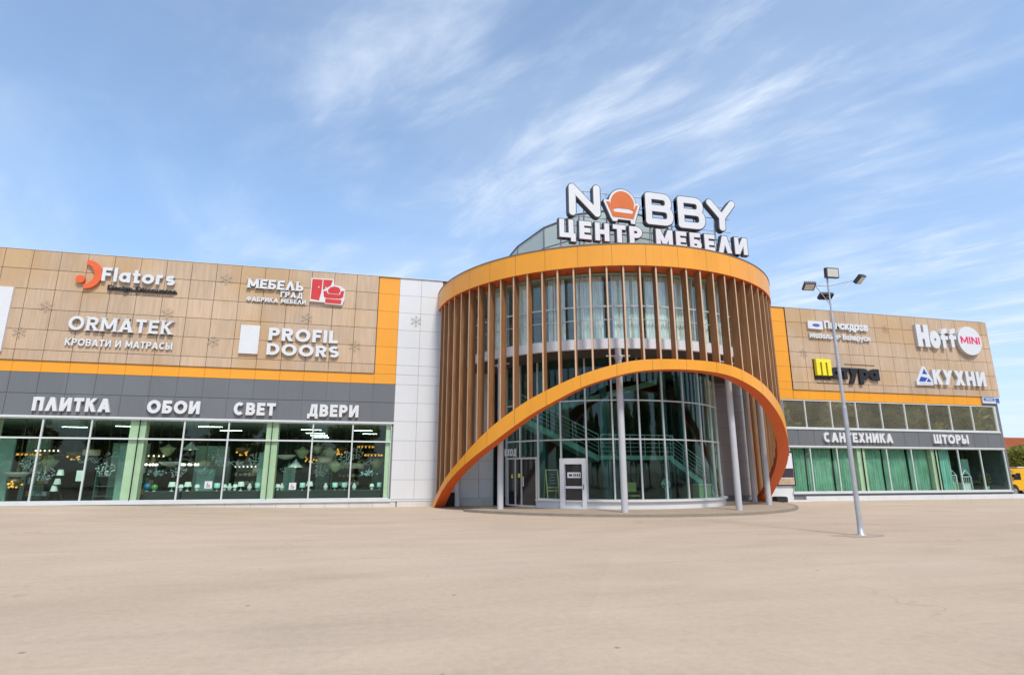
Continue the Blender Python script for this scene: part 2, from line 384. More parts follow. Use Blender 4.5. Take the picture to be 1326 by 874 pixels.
# ---------------------------------------------------------------- ground
def gz(x, y):
    s = lambda t: 0 if t <= 0 else 1 if t >= 1 else t*t*(3-2*t)
    return .25 * s((-1 - x) / 13) * s((y - 6) / 20)
xs = [-1800, -700, -300, -150, -80, -50] + [-40 + 1.5*i for i in range(56)] + [60, 90, 150, 300, 700, 1800]
ys = [-1800, -700, -300, -150, -80, -40, -20, -10, -5, 0, 3] + [5 + 1.2*i for i in range(24)] + [40, 60, 90, 150, 300, 700, 2400]
mb = MB(); nx = len(xs)
mb.add([(x, y, gz(x, y)) for y in ys for x in xs], [(j*nx+i, j*nx+i+1, (j+1)*nx+i+1, (j+1)*nx+i) for j in range(len(ys)-1) for i in range(nx-1)], 0, True)
tag(mb.build('ground', 'sandy_asphalt'), kind='structure')
# low paved step around the foot of the rotunda
mb = MB(); arcbox(mb, 5.0, 9.2, -.05, .10, -62, 84, 90, 0)
tag(mb.build('pavement', 'paving'), kind='structure')
mb = MB(); arcbox(mb, 9.203, 9.33, -.05, .103, -62, 84, 90, 0)
tag(mb.build('kerb', 'kerb_stone'), kind='structure')
# ---------------------------------------------------------------- building
B = empty('shopping_centre', (12.2, 34, 0))
tag(B, 'long two storey furniture centre with round timber finned entrance tower and orange cornice', 'building')
XL, XR, ZT = -24.0, 40.65, 11.72
JX0, JW = -16.885, 1.1206
rows = [11.72, 10.80, 9.85, 8.90, 7.95, 7.01, 6.53]
# backing walls
wb = MB()
wb.box(XL, 3.1, D, D+.25, 4.06, ZT-.02)
wb.box(XL, .95, D, D+.25, -.3, .36)
wb.box(.95, 6.2, D, D+.25, -.3, 4.06)
wb.box(3.1, 6.2, D, D+.25, 4.06, 10.9)
wb.box(6.2, 18.2, D, D+.25, 10.08, ZT-.02)
wb.box(3.1, 6.2, D, D+.25, 10.9, ZT-.02)
wb.box(18.2, 24.0, D, D+.25, -.3, ZT-.02)
wb.box(24.0, XR, D, D+.25, 5.92, ZT-.02)
wb.box(24.0, XR, D, D+.25, 3.14, 4.22)
wb.box(24.0, XR, D, D+.25, -.3, .46)
wb.box(40.42, XR, D, D+.25, .46, 3.14); wb.box(40.42, XR, D, D+.25, 4.22, 5.92)
wb.build('backing_wall', 'joint_grey', B)
wb = MB()
wb.box(XR-.25, XR, D+.25, D+30, -.3, ZT-.02); wb.box(XL, XL+.25, D+.25, D+30, -.3, ZT-.02); wb.box(XL, XR, D+30, D+30.25, -.3, ZT-.02)
wb.build('side_wall', 'grey_panel', B)
MB().box(XL+.25, XR-.25, D+.25, D+30, 11.2, 11.45).build('flat_roof', 'roof_felt', B)
def slabs(mb, xsn, zsn, y0, y1, gap=.022, mi=0):
    for i in range(len(xsn)-1):
        for j in range(len(zsn)-1):
            z1, z0 = max(zsn[j], zsn[j+1]), min(zsn[j], zsn[j+1])
            mb.box(xsn[i]+gap/2, xsn[i+1]-gap/2, y0, y1, z0+gap/2, z1-gap/2, mi)
# left: tan cladding, joints every 1.12 m
lx = [JX0 + JW*k for k in range(-6, 16)]
WF, OF = D-.09, D-.035
b = MB(); b.box(XL+.01, lx[-1]+.012, WF+.02, D-.002, 6.535, ZT+.005); b.build('cladding_joint', 'joint_dark', B)
m = MB(); slabs(m, [XL] + lx, rows, WF, WF+.018); m.build('tan_cladding', 'tan_laminate', B)
ox = lx[-1] + .02
m = MB(); slabs(m, [ox, 1.02], rows[:-1] + [6.53, 6.02], OF, D-.004, .012)
slabs(m, [XL] + lx[:-1] + [ox], [6.53, 6.02], OF, D-.004, .012); m.build('orange_band', 'orange_panel', B)
m = MB(); slabs(m, [XL] + lx + [.985], [6.02, 5.07, 4.10], OF, D-.004, .022); m.build('grey_fascia', 'grey_panel', B)
wz = [11.72, 10.77, 9.82, 8.88, 7.95, 7.01, 6.52, 6.01, 5.07, 4.14, 3.18, 2.22, 1.28, .36]
m = MB(); slabs(m, [1.02, 2.16, 3.3, 4.42, 5.4, 6.15], [z for z in wz if z < 10.5], OF-.01, D-.004, .012); slabs(m, [1.02, 2.16, 3.3], wz[:3], OF-.01, D-.004, .012)
m.build('white_cladding', 'white_panel', B)
m = MB()
for i in range(23): m.box(XL + 1.1*i, XL + 1.1*i + 1.088, D-.05, D-.004, -.3, .255)
m.box(1.35, 6.15, D-.07, D-.006, -.3, .25); m.build('plinth', 'plinth_stone', B)
MB().box(XL, 1.04, D-.12, D-.052, .255, .385).build('window_sill', 'alu_pale', B)
MB().box(1.04, 6.15, D-.085, D-.05, .262, .35).build('window_sill', 'alu_pale', B)
MB().box(XL, 1.03, D-.10, D-.04, 4.0, 4.095).build('fascia_trim', 'alu_pale', B)
m = MB(); m.box(XL, XR, D-.10, D+.3, ZT+.008, ZT+.04); m.build('parapet_cap', 'alu', B)
# right wing
rx = [24.76 + 1.1145*k for k in range(0, 15)] + [40.93]
m = MB(); m.box(24.77, 40.92, WF+.02, D-.002, 6.535, ZT+.005); m.build('cladding_joint', 'joint_dark', B)
m = MB(); slabs(m, rx, rows, WF, WF+.018); m.build('tan_cladding', 'tan_laminate', B)
m = MB(); slabs(m, [21.4, 22.5, 23.65, 24.74], rows + [5.95], OF, D-.004, .012); slabs(m, rx[:-2] + [39.3], [6.53, 5.95], OF, D-.004, .012); m.build('orange_band', 'orange_panel', B)
m = MB(); slabs(m, [22.5] + rx[:-1] + [40.66], [4.14, 3.20], OF, D-.004, .022); m.box(40.44, 40.66, OF, D-.004, 4.15, 6.5); m.box(40.48, 40.66, OF, D-.004, .26, 3.19); m.box(39.31, 40.43, OF, D-.004, 5.96, 6.5)
m.build('grey_fascia', 'grey_panel', B)
m = MB(); m.box(22.5, 24.0, OF, D-.004, .0, 3.18); m.build('white_cladding', 'white_panel', B)
m = MB()
slabs(m, [19.0, 20.15, 21.3, 22.45], [z for z in wz if z < 8], OF-.01, D-.004, .018); m.build('shaded_cladding', 'shaded_panel', B)
m = MB()
for i in range(15): m.box(24.75 + 1.1*i, 24.75 + 1.1*i + 1.09, D-.16, D-.004, -.2, .275)
m.box(41.26-.01, 41.28, D-.16, D+3, -.2, .275); m.box(23.1, 24.7, D-.5, D-.17, -.2, .09); m.box(40.67, 41.25, D-.15, D+3, -.2, .27)
m.build('plinth', 'white_panel', B)
MB().box(23.95, 40.5, D-.13, D-.05, .41, .50).build('window_sill', 'alu_pale', B)
MB().box(22.5, 40.5, D-.08, D-.04, 3.10, 3.19).build('fascia_trim', 'alu_pale', B)
MB().box(23.6, 40.44, D-.08, D-.04, 4.15, 4.24).build('window_sill', 'alu_pale', B)
# windows: one per bay, frame + pane
def window(x0, x1, z0, z1, glass, transom=None, fw=.032, y=D, fm='alu_pale', fl=None, fr=None):
    fl = fw if fl is None else fl; fr = fw if fr is None else fr
    f = MB(); a, c = y-.03, y+.06
    f.box(x0+.002, x0+fl, a, c, z0, z1, 1 if fl < fw else 0); f.box(x1-fr, x1-.002, a, c, z0, z1, 1 if fr < fw else 0)
    f.box(x0+fl, x1-fr, a+.002, c, z0, z0+.05); f.box(x0+fl, x1-fr, a+.002, c, z1-.05, z1)
    if transom: f.box(x0+fl, x1-fr, a+.002, c, transom-.035, transom+.035)
    o = f.build('window', [fm, 'rubber'], B)
    MB().box(x0+fl, x1-fr, y+.012, y+.024, z0+.05, z1-.05).build('pane', glass, o)
    return o
bx = [-23.58, -21.7, -19.82, -17.94, -16.06, -14.175, -12.28, -10.36, -8.495, -6.595, -4.675, -2.81, -.942, .94]
for i in range(len(bx)-1): window(bx[i], bx[i+1], .385, 4.0, 'glass_green', 3.12, fl=.012 if bx[i] in (-10.36, -4.675) else None, fr=.012 if bx[i+1] in (-10.36, -4.675) else None)
ux = [21.9, 23.62, 25.48, 27.34, 29.19, 31.08, 32.93, 34.72, 36.54, 38.35, 40.3]
for i in range(1, len(ux)-1): window(ux[i], ux[i+1], 4.24, 5.93, 'glass_mirror')
qx = [24.05, 25.49, 27.39, 29.22, 31.05, 32.93, 34.80, 36.62, 38.43, 40.42]
for i in range(len(qx)-1): window(qx[i], qx[i+1], .50, 3.10, 'glass_green', fl=.012 if qx[i] in (29.22, 34.80) else None, fr=.012 if qx[i+1] in (29.22, 34.80) else None)
m = MB()
m.box(40.31, 40.43, D-.03, D+.06, 4.24, 5.93); m.box(40.425, 40.475, D-.03, D+.06, .5, 3.1); m.build('end_frame', 'alu_pale', B)
# interiors
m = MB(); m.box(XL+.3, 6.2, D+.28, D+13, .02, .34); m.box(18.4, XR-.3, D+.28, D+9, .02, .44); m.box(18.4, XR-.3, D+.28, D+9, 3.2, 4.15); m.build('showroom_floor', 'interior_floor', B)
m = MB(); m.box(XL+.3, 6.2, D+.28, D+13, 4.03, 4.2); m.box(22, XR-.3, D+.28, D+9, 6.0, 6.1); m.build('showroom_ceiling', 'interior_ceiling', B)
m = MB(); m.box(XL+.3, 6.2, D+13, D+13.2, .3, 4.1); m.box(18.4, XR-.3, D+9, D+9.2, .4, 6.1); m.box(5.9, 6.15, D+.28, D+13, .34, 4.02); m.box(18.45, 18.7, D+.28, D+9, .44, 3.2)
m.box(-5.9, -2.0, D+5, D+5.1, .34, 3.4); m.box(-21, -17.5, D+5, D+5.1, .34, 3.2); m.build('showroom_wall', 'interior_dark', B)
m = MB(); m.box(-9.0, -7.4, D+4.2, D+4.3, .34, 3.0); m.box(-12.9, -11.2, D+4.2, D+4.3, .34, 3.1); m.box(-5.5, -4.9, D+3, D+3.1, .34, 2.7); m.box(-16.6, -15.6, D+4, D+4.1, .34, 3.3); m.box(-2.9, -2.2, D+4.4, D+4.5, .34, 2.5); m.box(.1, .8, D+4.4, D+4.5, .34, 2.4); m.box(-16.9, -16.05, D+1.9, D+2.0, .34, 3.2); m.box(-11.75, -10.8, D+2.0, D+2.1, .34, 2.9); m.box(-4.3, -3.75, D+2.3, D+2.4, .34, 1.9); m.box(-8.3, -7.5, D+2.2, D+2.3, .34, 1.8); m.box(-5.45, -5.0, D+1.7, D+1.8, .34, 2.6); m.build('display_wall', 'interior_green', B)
for x0, x1 in ((-10.77, -10.12), (-4.94, -4.40), (.68, .93), (-16.5, -15.95)):
    MB().box(x0, x1, D+.10, D+.55, .345, 4.02).build('pillar', 'pillar_green', B)
for x0, x1 in ((28.93, 29.50), (34.58, 35.05)):
    MB().box(x0, x1, D+.09, D+.4, .445, 3.19).build('pillar', 'pillar_green', B)
# ---------------------------------------------------------------- rotunda
RF = 9.05
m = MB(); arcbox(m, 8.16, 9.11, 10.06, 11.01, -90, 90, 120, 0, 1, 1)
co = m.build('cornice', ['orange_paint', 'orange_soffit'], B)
m = MB(); arcbox(m, 9.0, 9.135, 11.013, 11.05, -90, 90, 120); m.build('coping', 'lamp_grey', co)
m = MB(); n = 60; m.add([P(8.15, -90 + 3*i, 10.9) for i in range(61)] + [(CX, CY, 10.9)], [(i, i+1, 61) for i in range(60)]); m.build('rotunda_roof', 'roof_felt', B)
m = MB(); n = 60; m.add([P(8.3, -90 + 3*i, 10.02) for i in range(61)] + [(CX, CY, 10.02)], [(i+1, i, 61) for i in range(60)]); m.build('rotunda_ceiling', 'interior_ceiling', B)
TT = [(0, 6.08), (8, 6.06), (14, 5.98), (20, 5.78), (27, 5.45), (33, 5.08), (40, 4.6), (46, 4.1), (52, 3.56), (57.6, 2.99), (65, 2.2), (74, 1.33), (80.6, .62), (86.2, .20), (91, -.05)]
BT = [(0, 5.67), (8, 5.63), (14, 5.52), (20, 5.29), (27, 4.93), (34.5, 4.38), (40, 3.95), (45, 3.5), (51, 2.95), (59.8, 2.22), (67.2, 1.6), (75, .88), (80, .32), (84, -.04), (91, -.1)]
def interp(T, a):
    a = abs(a)
    for (a0, z0), (a1, z1) in zip(T, T[1:]):
        if a <= a1:
            i = T.index((a0, z0)); zm = T[max(0, i-1)]; zp = T[min(len(T)-1, i+2)]
            t = (a - a0) / (a1 - a0); m0 = (z1 - zm[1]) / max(1e-6, a1 - zm[0]) * (a1 - a0) if i > 0 else 0; m1 = (zp[1] - z0) / (zp[0] - a0) * (a1 - a0)
            return (2*t**3-3*t*t+1)*z0 + (t**3-2*t*t+t)*m0 + (-2*t**3+3*t*t)*z1 + (t**3-t*t)*m1
    return T[-1][1]
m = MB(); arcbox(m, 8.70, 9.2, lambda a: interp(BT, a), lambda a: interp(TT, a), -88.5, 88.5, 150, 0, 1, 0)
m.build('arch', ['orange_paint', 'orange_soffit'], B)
FA = [-19.5 + 4.39*k for k in range(-16, 25)]
for a in FA:
    if abs(a) > 89: continue
    zb = max(.03, (interp(TT, a) + interp(BT, a)) / 2 + .02)
    t = R_(a); ux_, uy_ = math.sin(t), -math.cos(t); tx, ty = math.cos(t), math.sin(t); h = .034
    v = []
    for z in (zb, 10.065):
        for r, s in ((8.66, -1), (RF, -1), (RF, 1), (8.66, 1)): v.append((CX + ux_*r + tx*h*s, CY + uy_*r + ty*h*s, z))
    mm = MB(); mm.add(v, [(3,2,1,0), (4,5,6,7), (0,1,5,4), (2,3,7,6), (3,0,4,7)]); mm.add(v, [(1,2,6,5)], 1); mm.build('fin', ['fin_wood', 'fin_edge_sunlit'], B)
for a in (-82, -55.4, -16.6, 21.6, 57, 77):
    p = P(8.1, a, 0)
    c_ = MB().tube((p[0], p[1], .05), (p[0], p[1], 6.7), .135, n=20).build('column', 'column_paint', B)
    m = MB(); m.lathe((p[0], p[1], 0), [(.135, 6.2), (.19, 6.35), (.19, 6.42), (.135, 6.45)], 20); 
    t = R_(a); m.tube((p[0]-.5*math.cos(t), p[1]-.5*math.sin(t), 6.4), (p[0]+.5*math.cos(t), p[1]+.5*math.sin(t), 6.4), .03); m.build('bracket', 'column_paint', c_)
# upper storey: slab edge, soffit, glazing, sheers
m = MB(); arcbox(m, 8.0, 8.18, 6.72, 7.12, -90, 90, 100); m.build('slab_edge', 'white_paint', B)
m = MB(); v = [P(8.0, -90 + 3*i, 6.74) for i in range(61)] + [(CX, CY, 6.74)]; m.add(v, [(i+1, i, 61) for i in range(60)])
v = [P(8.0, -90 + 3*i, 7.05) for i in range(61)] + [(CX, CY, 7.05)]; m.add(v, [(i, i+1, 61) for i in range(60)]); m.build('soffit', 'soffit_brown', B)
ug = MB(); arcbox(ug, 8.09, 8.105, 7.12, 10.05, -90, 90, 120)
gz_ = ug.build('upper_glazing', 'glass_upper', B)
m = MB()
for a in [-90 + 4.39*2*k*.5*2 + 2 for k in range(0, 21)]:
    arcbox(m, 8.06, 8.14, 7.12, 10.05, a-.17, a+.17, 1)
arcbox(m, 8.07, 8.135, 8.55, 8.62, -90, 90, 100); arcbox(m, 8.07, 8.135, 7.97, 8.0, -90, 90, 100); arcbox(m, 8.06, 8.14, 7.121, 7.17, -90, 90, 100); m.build('frame', 'alu', gz_)
m = MB(); m.box(3.3, 21.1, D+.3, D+.5, 7.05, 10.0); m.build('upper_room_wall', 'interior_pale', B)
# recessed ground floor glazing
m = MB(); arcbox(m, 5.93, 6.16, .05, .40, -51.5, 90, 80); arcbox(m, 5.9, 6.26, .402, .45, -51.5, 90, 80); m.build('glazing_plinth', 'white_panel', B)
g = MB(); arcbox(g, 5.995, 6.01, .45, 6.74, -52, 55, 80); arcbox(g, 5.995, 6.01, 2.3, 6.74, -72.6, -52, 20); gg = g.build('curved_glazing', 'glass_rotunda', B)
mul = [-72.5, -62, -51.3, -40, -28.8, -17.6, -6.1, 5.1, 16.5, 27.9, 39.2, 50.5]
m = MB()
for a in mul: arcbox(m, 5.96, 6.06, .45 if a > -52 else (2.25 if a > -70 else .1), 6.73, a-.34, a+.34, 1)
for z in (3.07, 4.80): arcbox(m, 5.965, 6.055, z-.03, z+.03, -72.5, 55, 90)
arcbox(m, 5.965, 6.055, .45, .50, -51.3, 55, 80); arcbox(m, 5.965, 6.055, 2.24, 2.32, -72.5, -51.3, 16)
m.build('frame', 'alu', gg)
m = MB(); arcbox(m, 5.94, 6.03, .05, 6.73, 55, 56.2, 1); m.build('end_post', 'soffit_brown', B)
m = MB()
for za, zb_ in zip([.08] + [1.28, 2.22, 3.18, 4.14, 5.07, 6.01], [1.28, 2.22, 3.18, 4.14, 5.07, 6.01, 6.72]):
    for k in range(3): arcbox(m, 5.6, 5.95, za+.009, zb_-.009, 56.3 + 11.2*k, 56.3 + 11.2*(k+1) - .15, 4)
m.build('end_wall', 'shaded_panel', B)
m = MB(); arcbox(m, 5.5, 5.93, .08, 6.71, 56.3, 90, 16); m.build('backing_wall', 'joint_grey', B)
# left sliding door (three dark leaves) and right white door
dl = MB(); arcbox(dl, 5.99, 6.005, .16, 2.24, -71, -52.6, 12); dlo = dl.build('entrance_door', 'van_glass', B)
m = MB()
for a in (-71.3, -65.4, -61.2, -52.4): arcbox(m, 5.97, 6.04, .12, 2.24, a-.35, a+.35, 1)
arcbox(m, 5.97, 6.035, .10, .17, -71.3, -52.4, 14); m.build('frame', 'alu', dlo)
m = MB(); a = R_(-59); p = P(6.08, -59.6, 1.2); m.tube((p[0], p[1], 1.0), (p[0], p[1], 1.45), .025); m.build('handle', 'alu_pale', dlo)
m = MB(); q = P(6.03, -67.6, 1.45)
arcbox(m, 6.012, 6.016, 1.36, 1.54, -68.6, -67.4, 2); arcbox(m, 6.012, 6.016, 1.40, 1.58, -63.6, -62.2, 2); m.build('sticker', 'sign_yellow', dlo)
m = MB(); arcbox(m, 5.97, 6.3, .06, 2.24, -39.8, -37.9, 3); arcbox(m, 5.97, 6.3, .06, 2.24, -30.6, -28.9, 3); arcbox(m, 5.97, 6.3, 1.99, 2.24, -37.9, -30.6, 6); arcbox(m, 5.97, 6.3, .06, .17, -37.9, -30.6, 6)
do = m.build('white_door', 'white_paint', B)
m = MB(); arcbox(m, 6.1, 6.13, .17, 1.99, -37.8, -30.7, 6); m.build('pane', 'van_glass', do)
m = MB(); arcbox(m, 6.08, 6.2, .95, 1.05, -37.8, -30.7, 6); m.build('rail', 'white_paint', do)
m = MB(); p = P(6.36, -30.0, 1.05); m.tube((p[0], p[1], .92), (p[0], p[1], 1.14), .02); p2 = P(6.3, -30.0, 1.05); m.tube((p2[0], p2[1], 1.1), (p[0], p[1], 1.1), .015); m.tube((p2[0], p2[1], .95), (p[0], p[1], .95), .015); m.build('handle', 'lamp_grey', do)
m = MB(); arcbox(m, 6.135, 6.139, .30, .42, -37.2, -36.4, 2); m.build('sticker', 'red_print', do)
# rotunda interior
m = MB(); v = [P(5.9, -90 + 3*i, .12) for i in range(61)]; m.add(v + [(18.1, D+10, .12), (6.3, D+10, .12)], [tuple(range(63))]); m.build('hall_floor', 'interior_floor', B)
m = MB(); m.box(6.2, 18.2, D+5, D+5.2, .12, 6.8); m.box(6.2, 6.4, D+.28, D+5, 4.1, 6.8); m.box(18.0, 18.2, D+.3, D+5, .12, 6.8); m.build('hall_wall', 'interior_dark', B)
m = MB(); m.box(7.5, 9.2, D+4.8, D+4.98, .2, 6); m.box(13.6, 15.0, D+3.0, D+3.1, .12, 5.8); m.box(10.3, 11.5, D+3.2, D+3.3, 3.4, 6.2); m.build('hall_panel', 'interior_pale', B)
for x, y in ((8.2, 27.5), (11.2, 26.8), (14.6, 27.0), (16.4, 28.4)): MB().tube((x, y, .12), (x, y, 6.7), .17, n=16).build('hall_column', 'teal_pillar', B)
st = MB(); st.box(10.9, 14.8, 26.6, 28.2, 2.25, 2.45)
def flight(mb, x0, z0, x1, z1, y0, y1):
    n = 12
    mb.add([(x0, y0, z0-.3), (x1, y0, z1-.3), (x1, y0, z1), (x0, y0, z0), (x0, y1, z0-.3), (x1, y1, z1-.3), (x1, y1, z1), (x0, y1, z0)], [(0,1,2,3), (7,6,5,4), (3,2,6,7), (4,5,1,0), (0,3,7,4), (1,5,6,2)])
flight(st, 6.9, 4.35, 10.9, 2.45, 26.9, 28.1); flight(st, 14.8, 2.45, 17.6, .5, 26.9, 28.1); flight(st, 7.2, 4.5, 15.0, 6.6, 28.3, 29.4)
so_ = st.build('staircase', 'interior_green', B)
rl = MB()
def rail(p0, p1, n):
    p0 = Vector(p0); p1 = Vector(p1)
    for k in (0.2, .4, .6, .8, 1.0): rl.tube(p0 + Vector((0, 0, k)), p1 + Vector((0, 0, k)), .028 if k == 1 else .014, n=6)
    for i in range(n + 1): q = p0.lerp(p1, i / n); rl.tube(q, q + Vector((0, 0, 1)), .02, n=6)
rail((6.9, 26.86, 4.35), (10.9, 26.86, 2.45), 6); rail((10.9, 26.57, 2.45), (14.8, 26.57, 2.45), 5); rail((14.8, 26.86, 2.45), (17.6, 26.86, .5), 4)
rl.build('railing', 'alu_pale', so_)
# glass lantern on the roof
LX, LY, LR = 12.2, 29.6, 5.5
LT = [(-180, 13.0), (-95, 13.05), (-81, 13.2), (-69, 13.4), (-56, 13.7), (-42, 14.0), (-29, 14.2), (-10, 14.35), (5, 14.2), (15, 13.95), (30, 13.5), (60, 13.1), (181, 13.0)]
def lz(t):
    a = (math.degrees(t) + 90 + 180) % 360 - 180
    for (a0, z0), (a1, z1) in zip(LT, LT[1:]):
        if a <= a1: return z0 + (z1-z0)*(a-a0)/(a1-a0)
m = MB(); fr = MB(); nl = 18
for i in range(nl):
    t0, t1 = 2*math.pi*i/nl, 2*math.pi*(i+1)/nl
    p0 = (LX + LR*math.cos(t0), LY + LR*math.sin(t0)); p1 = (LX + LR*math.cos(t1), LY + LR*math.sin(t1))
    m.add([(p0[0], p0[1], 10.9), (p1[0], p1[1], 10.9), (p1[0], p1[1], lz(t1)), (p0[0], p0[1], lz(t0))], [(0, 1, 2, 3)])
    fr.tube((p0[0], p0[1], 10.9), (p0[0], p0[1], lz(t0)), .035, n=6)
    for f_ in (1, .62): fr.tube((p0[0], p0[1], 10.9+(lz(t0)-10.9)*f_), (p1[0], p1[1], 10.9+(lz(t1)-10.9)*f_), .05 if f_ == 1 else .025, n=6)
la = m.build('lantern', 'lantern_glazing', B); fr.build('frame', 'lamp_grey', la)
m = MB(); m.add([(LX + LR*math.cos(2*math.pi*i/nl), LY + LR*math.sin(2*math.pi*i/nl), lz(2*math.pi*i/nl)+.01) for i in range(nl)] + [(LX, LY, 13.4)], [(i, (i+1) % nl, nl) for i in range(nl)]); m.build('lantern_roof', 'lantern_glazing', la)
# ---------------------------------------------------------------- lettering: strokes in a unit cap height
def arc_pts(cx, cy, rx, ry, a0, a1, n=14):
    return [(cx + rx*math.cos(R_(a0+(a1-a0)*i/n)), cy + ry*math.sin(R_(a0+(a1-a0)*i/n))) for i in range(n+1)]
def glyph(c, w):
    """-> advance width, list of strokes: ('r',x0,z0,x1,z1) ('d',xa,za,xb,zb,halfwidth) ('s',points,closed)"""
    h = w/2; W = .72
    def bowl(y0, y1, Wd, x0=h):
        ry = (y1-y0)/2 - h; cy = (y0+y1)/2; rx = min(ry, Wd-h-x0-.05)
        return ('s', [(x0, y1-h), (Wd-h-rx, y1-h)] + arc_pts(Wd-h-rx, cy, rx, ry, 80, -80, 10) + [(Wd-h-rx, y0+h), (x0, y0+h)], False)
    dw = w*.56
    if c == ' ': return .34, []
    if c in 'ПРВБГЕЬЫНИКЦШДRPBFEDLHNKП': pass
    S = ('r', 0, 0, w, 1)
    if c == 'П': return W, [S, ('r', W-w, 0, W, 1), ('r', w, 1-w, W-w, 1)]
    if c in 'ЛΛ': W = .82; return W, [('d', dw, 0, W/2, 1, dw), ('d', W-dw, 0, W/2, 1, dw)]
    if c in 'АA': W = .86; return W, [('d', dw, 0, W/2, 1, dw), ('d', W-dw, 0, W/2, 1, dw), ('r', W*.24, .2, W*.76, .2+w*.85)]
    if c in 'ИN':
        W = .78
        return W, [S, ('r', W-w, 0, W, 1), ('d', *((w*.55, 0, W-w*.55, 1) if c == 'И' else (W-w*.55, 0, w*.55, 1)), w*.55)]
    if c in 'ТT': W = .68; return W, [('r', 0, 1-w, W, 1), ('r', W/2-h, 0, W/2+h, 1-w)]
    if c in 'КK': W = .74; return W, [S, ('d', w*.6, .42, W-dw, 1, dw), ('d', W-dw*1.05, 0, w*1.35, .6, dw)]
    if c in 'ОO': W = .94; return W, [('s', arc_pts(W/2, .5, W/2-h, .5-h+.01, 0, 360, 32)[:-1], True)]
    if c in 'СC': W = .82; return W, [('s', arc_pts(W/2+.03, .5, W/2-h, .5-h+.01, 48, 312, 26), False)]
    if c == 'Б': W = .68; return W, [S, ('r', w, 1-w, W*.92, 1), bowl(0, .62, W)]
    if c in 'ВB': W = .70; return W, [S, bowl(0, .5+h, W), bowl(.5-h, 1, W*.95)]
    if c in 'РP': W = .68; return W, [S, bowl(.5-h*1.2, 1, W)]
    if c == 'R': W = .72; return W, [S, bowl(.5-h*1.2, 1, W*.96), ('d', W-dw, 0, W*.48, .5, dw)]
    if c in 'D': W = .80; return W, [S, ('s', [(h, 1-h), (W*.42, 1-h)] + arc_pts(W*.42, .5, W*.58-h, .5-h, 82, -82, 16) + [(W*.42, h), (h, h)], False)]
    if c in 'ЕE': W = .62; return W, [S, ('r', w, 0, W, w), ('r', w, .5-h, W*.92, .5+h), ('r', w, 1-w, W, 1)]
    if c == 'F': W = .58; return W, [S, ('r', w, .5-h, W*.9, .5+h), ('r', w, 1-w, W, 1)]
    if c == 'Г': W = .58; return W, [S, ('r', w, 1-w, W, 1)]
    if c == 'L': W = .58; return W, [S, ('r', w, 0, W, w)]
    if c in 'I': return w, [S]
    if c == 'M' or c == 'М': W = .96; return W, [S, ('r', W-w, 0, W, 1), ('d', W/2, .18, w*.55, 1, w*.5), ('d', W/2, .18, W-w*.55, 1, w*.5)]
    if c in 'НH': W = .74; return W, [S, ('r', W-w, 0, W, 1), ('r', w, .5-h, W-w, .5+h)]
    if c == 'Д': W = .86; return W, [('r', .02, -.16, w*.9, w*.9), ('r', W-w*.9, -.16, W, w*.9), ('r', w*.9, 0, W-w*.9, w*.9), ('d', .16+h, 0, .30+h, 1, h*.95), ('r', W-w-.06, 0, W-.06, 1), ('r', .34, 1-w, W-w-.06, 1)]
    if c == 'Х': W = .80; return W, [('d', dw, 0, W-dw, 1, dw), ('d', W-dw, 0, dw, 1, dw)]
    if c in 'У': W = .78; return W, [('d', W*.22, 0, W-dw, 1, dw), ('d', W*.47, .40, dw, 1, dw)]
    if c == 'Y': W = .78; return W, [('r', W/2-h, 0, W/2+h, .45), ('d', W/2, .35, dw, 1, dw), ('d', W/2, .35, W-dw, 1, dw)]
    if c == 'Ц': W = .82; return W, [S, ('r', W-w-.1, 0, W-.1, 1), ('r', w, 0, W-w-.1, w), ('r', W-w*.95, -.2, W, w)]
    if c == 'Ш': W = 1.02; return W, [S, ('r', W/2-h, 0, W/2+h, 1), ('r', W-w, 0, W, 1), ('r', w, 0, W/2-h, w), ('r', W/2+h, 0, W-w, w)]
    if c == 'Ь': W = .66; return W, [S, bowl(0, .58, W)]
    if c == 'Ы': W = .94; return W, [S, bowl(0, .58, W*.66), ('r', W-w, 0, W, 1)]
    if c == 'Ф': W = .96; return W, [('r', W/2-h, 0, W/2+h, 1), ('s', arc_pts(W/2, .52, W/2-h, .36-h, 0, 360, 26)[:-1], True)]
    if c == 'S':
        W = .66; ry = (1-w)/4; rx = W/2-h
        return W, [('s', arc_pts(W/2, 1-h-ry, rx, ry, 35, 270, 16) + arc_pts(W/2, h+ry, rx, ry, 90, -145, 16)[1:], False)]
    # lower case
    xh = .72
    if c == 'l': return w, [('r', 0, 0, w, 1.02)]
    if c == 'a' or c == 'а': W = .68; return W, [('s', arc_pts(W/2-.01, xh/2, W/2-h, xh/2-h, 0, 360, 24)[:-1], True), ('r', W-w, 0, W, xh)]
    if c == 'o': W = .74; return W, [('s', arc_pts(W/2, xh/2, W/2-h, xh/2-h, 0, 360, 24)[:-1], True)]
    if c == 't': W = .46; return W, [('r', .1, 0, .1+w, .95), ('r', 0, xh-w*.9, W, xh), ('r', .1+w, 0, W, w*.9)]
    if c == 'r': W = .48; return W, [('r', 0, 0, w, xh), ('s', [(h, xh-.30)] + arc_pts(W-.12, xh-.30, W-.12-h, .30-h, 170, 80, 8), False)]
    if c == 's':
        W = .58; ry = (xh-w)/4; rx = W/2-h
        return W, [('s', arc_pts(W/2, xh-h-ry, rx, ry, 30, 270, 14) + arc_pts(W/2, h+ry, rx, ry, 90, -150, 14)[1:], False)]
    if c == 'f': W = .60; return W, [('s', [(.10+h, 0), (.10+h, .70)] + arc_pts(.10+h+.28, .70, .28, 1.0-.70-h, 180, 80, 10), False), ('r', 0, .42, W*.92, .42+w*.8)]
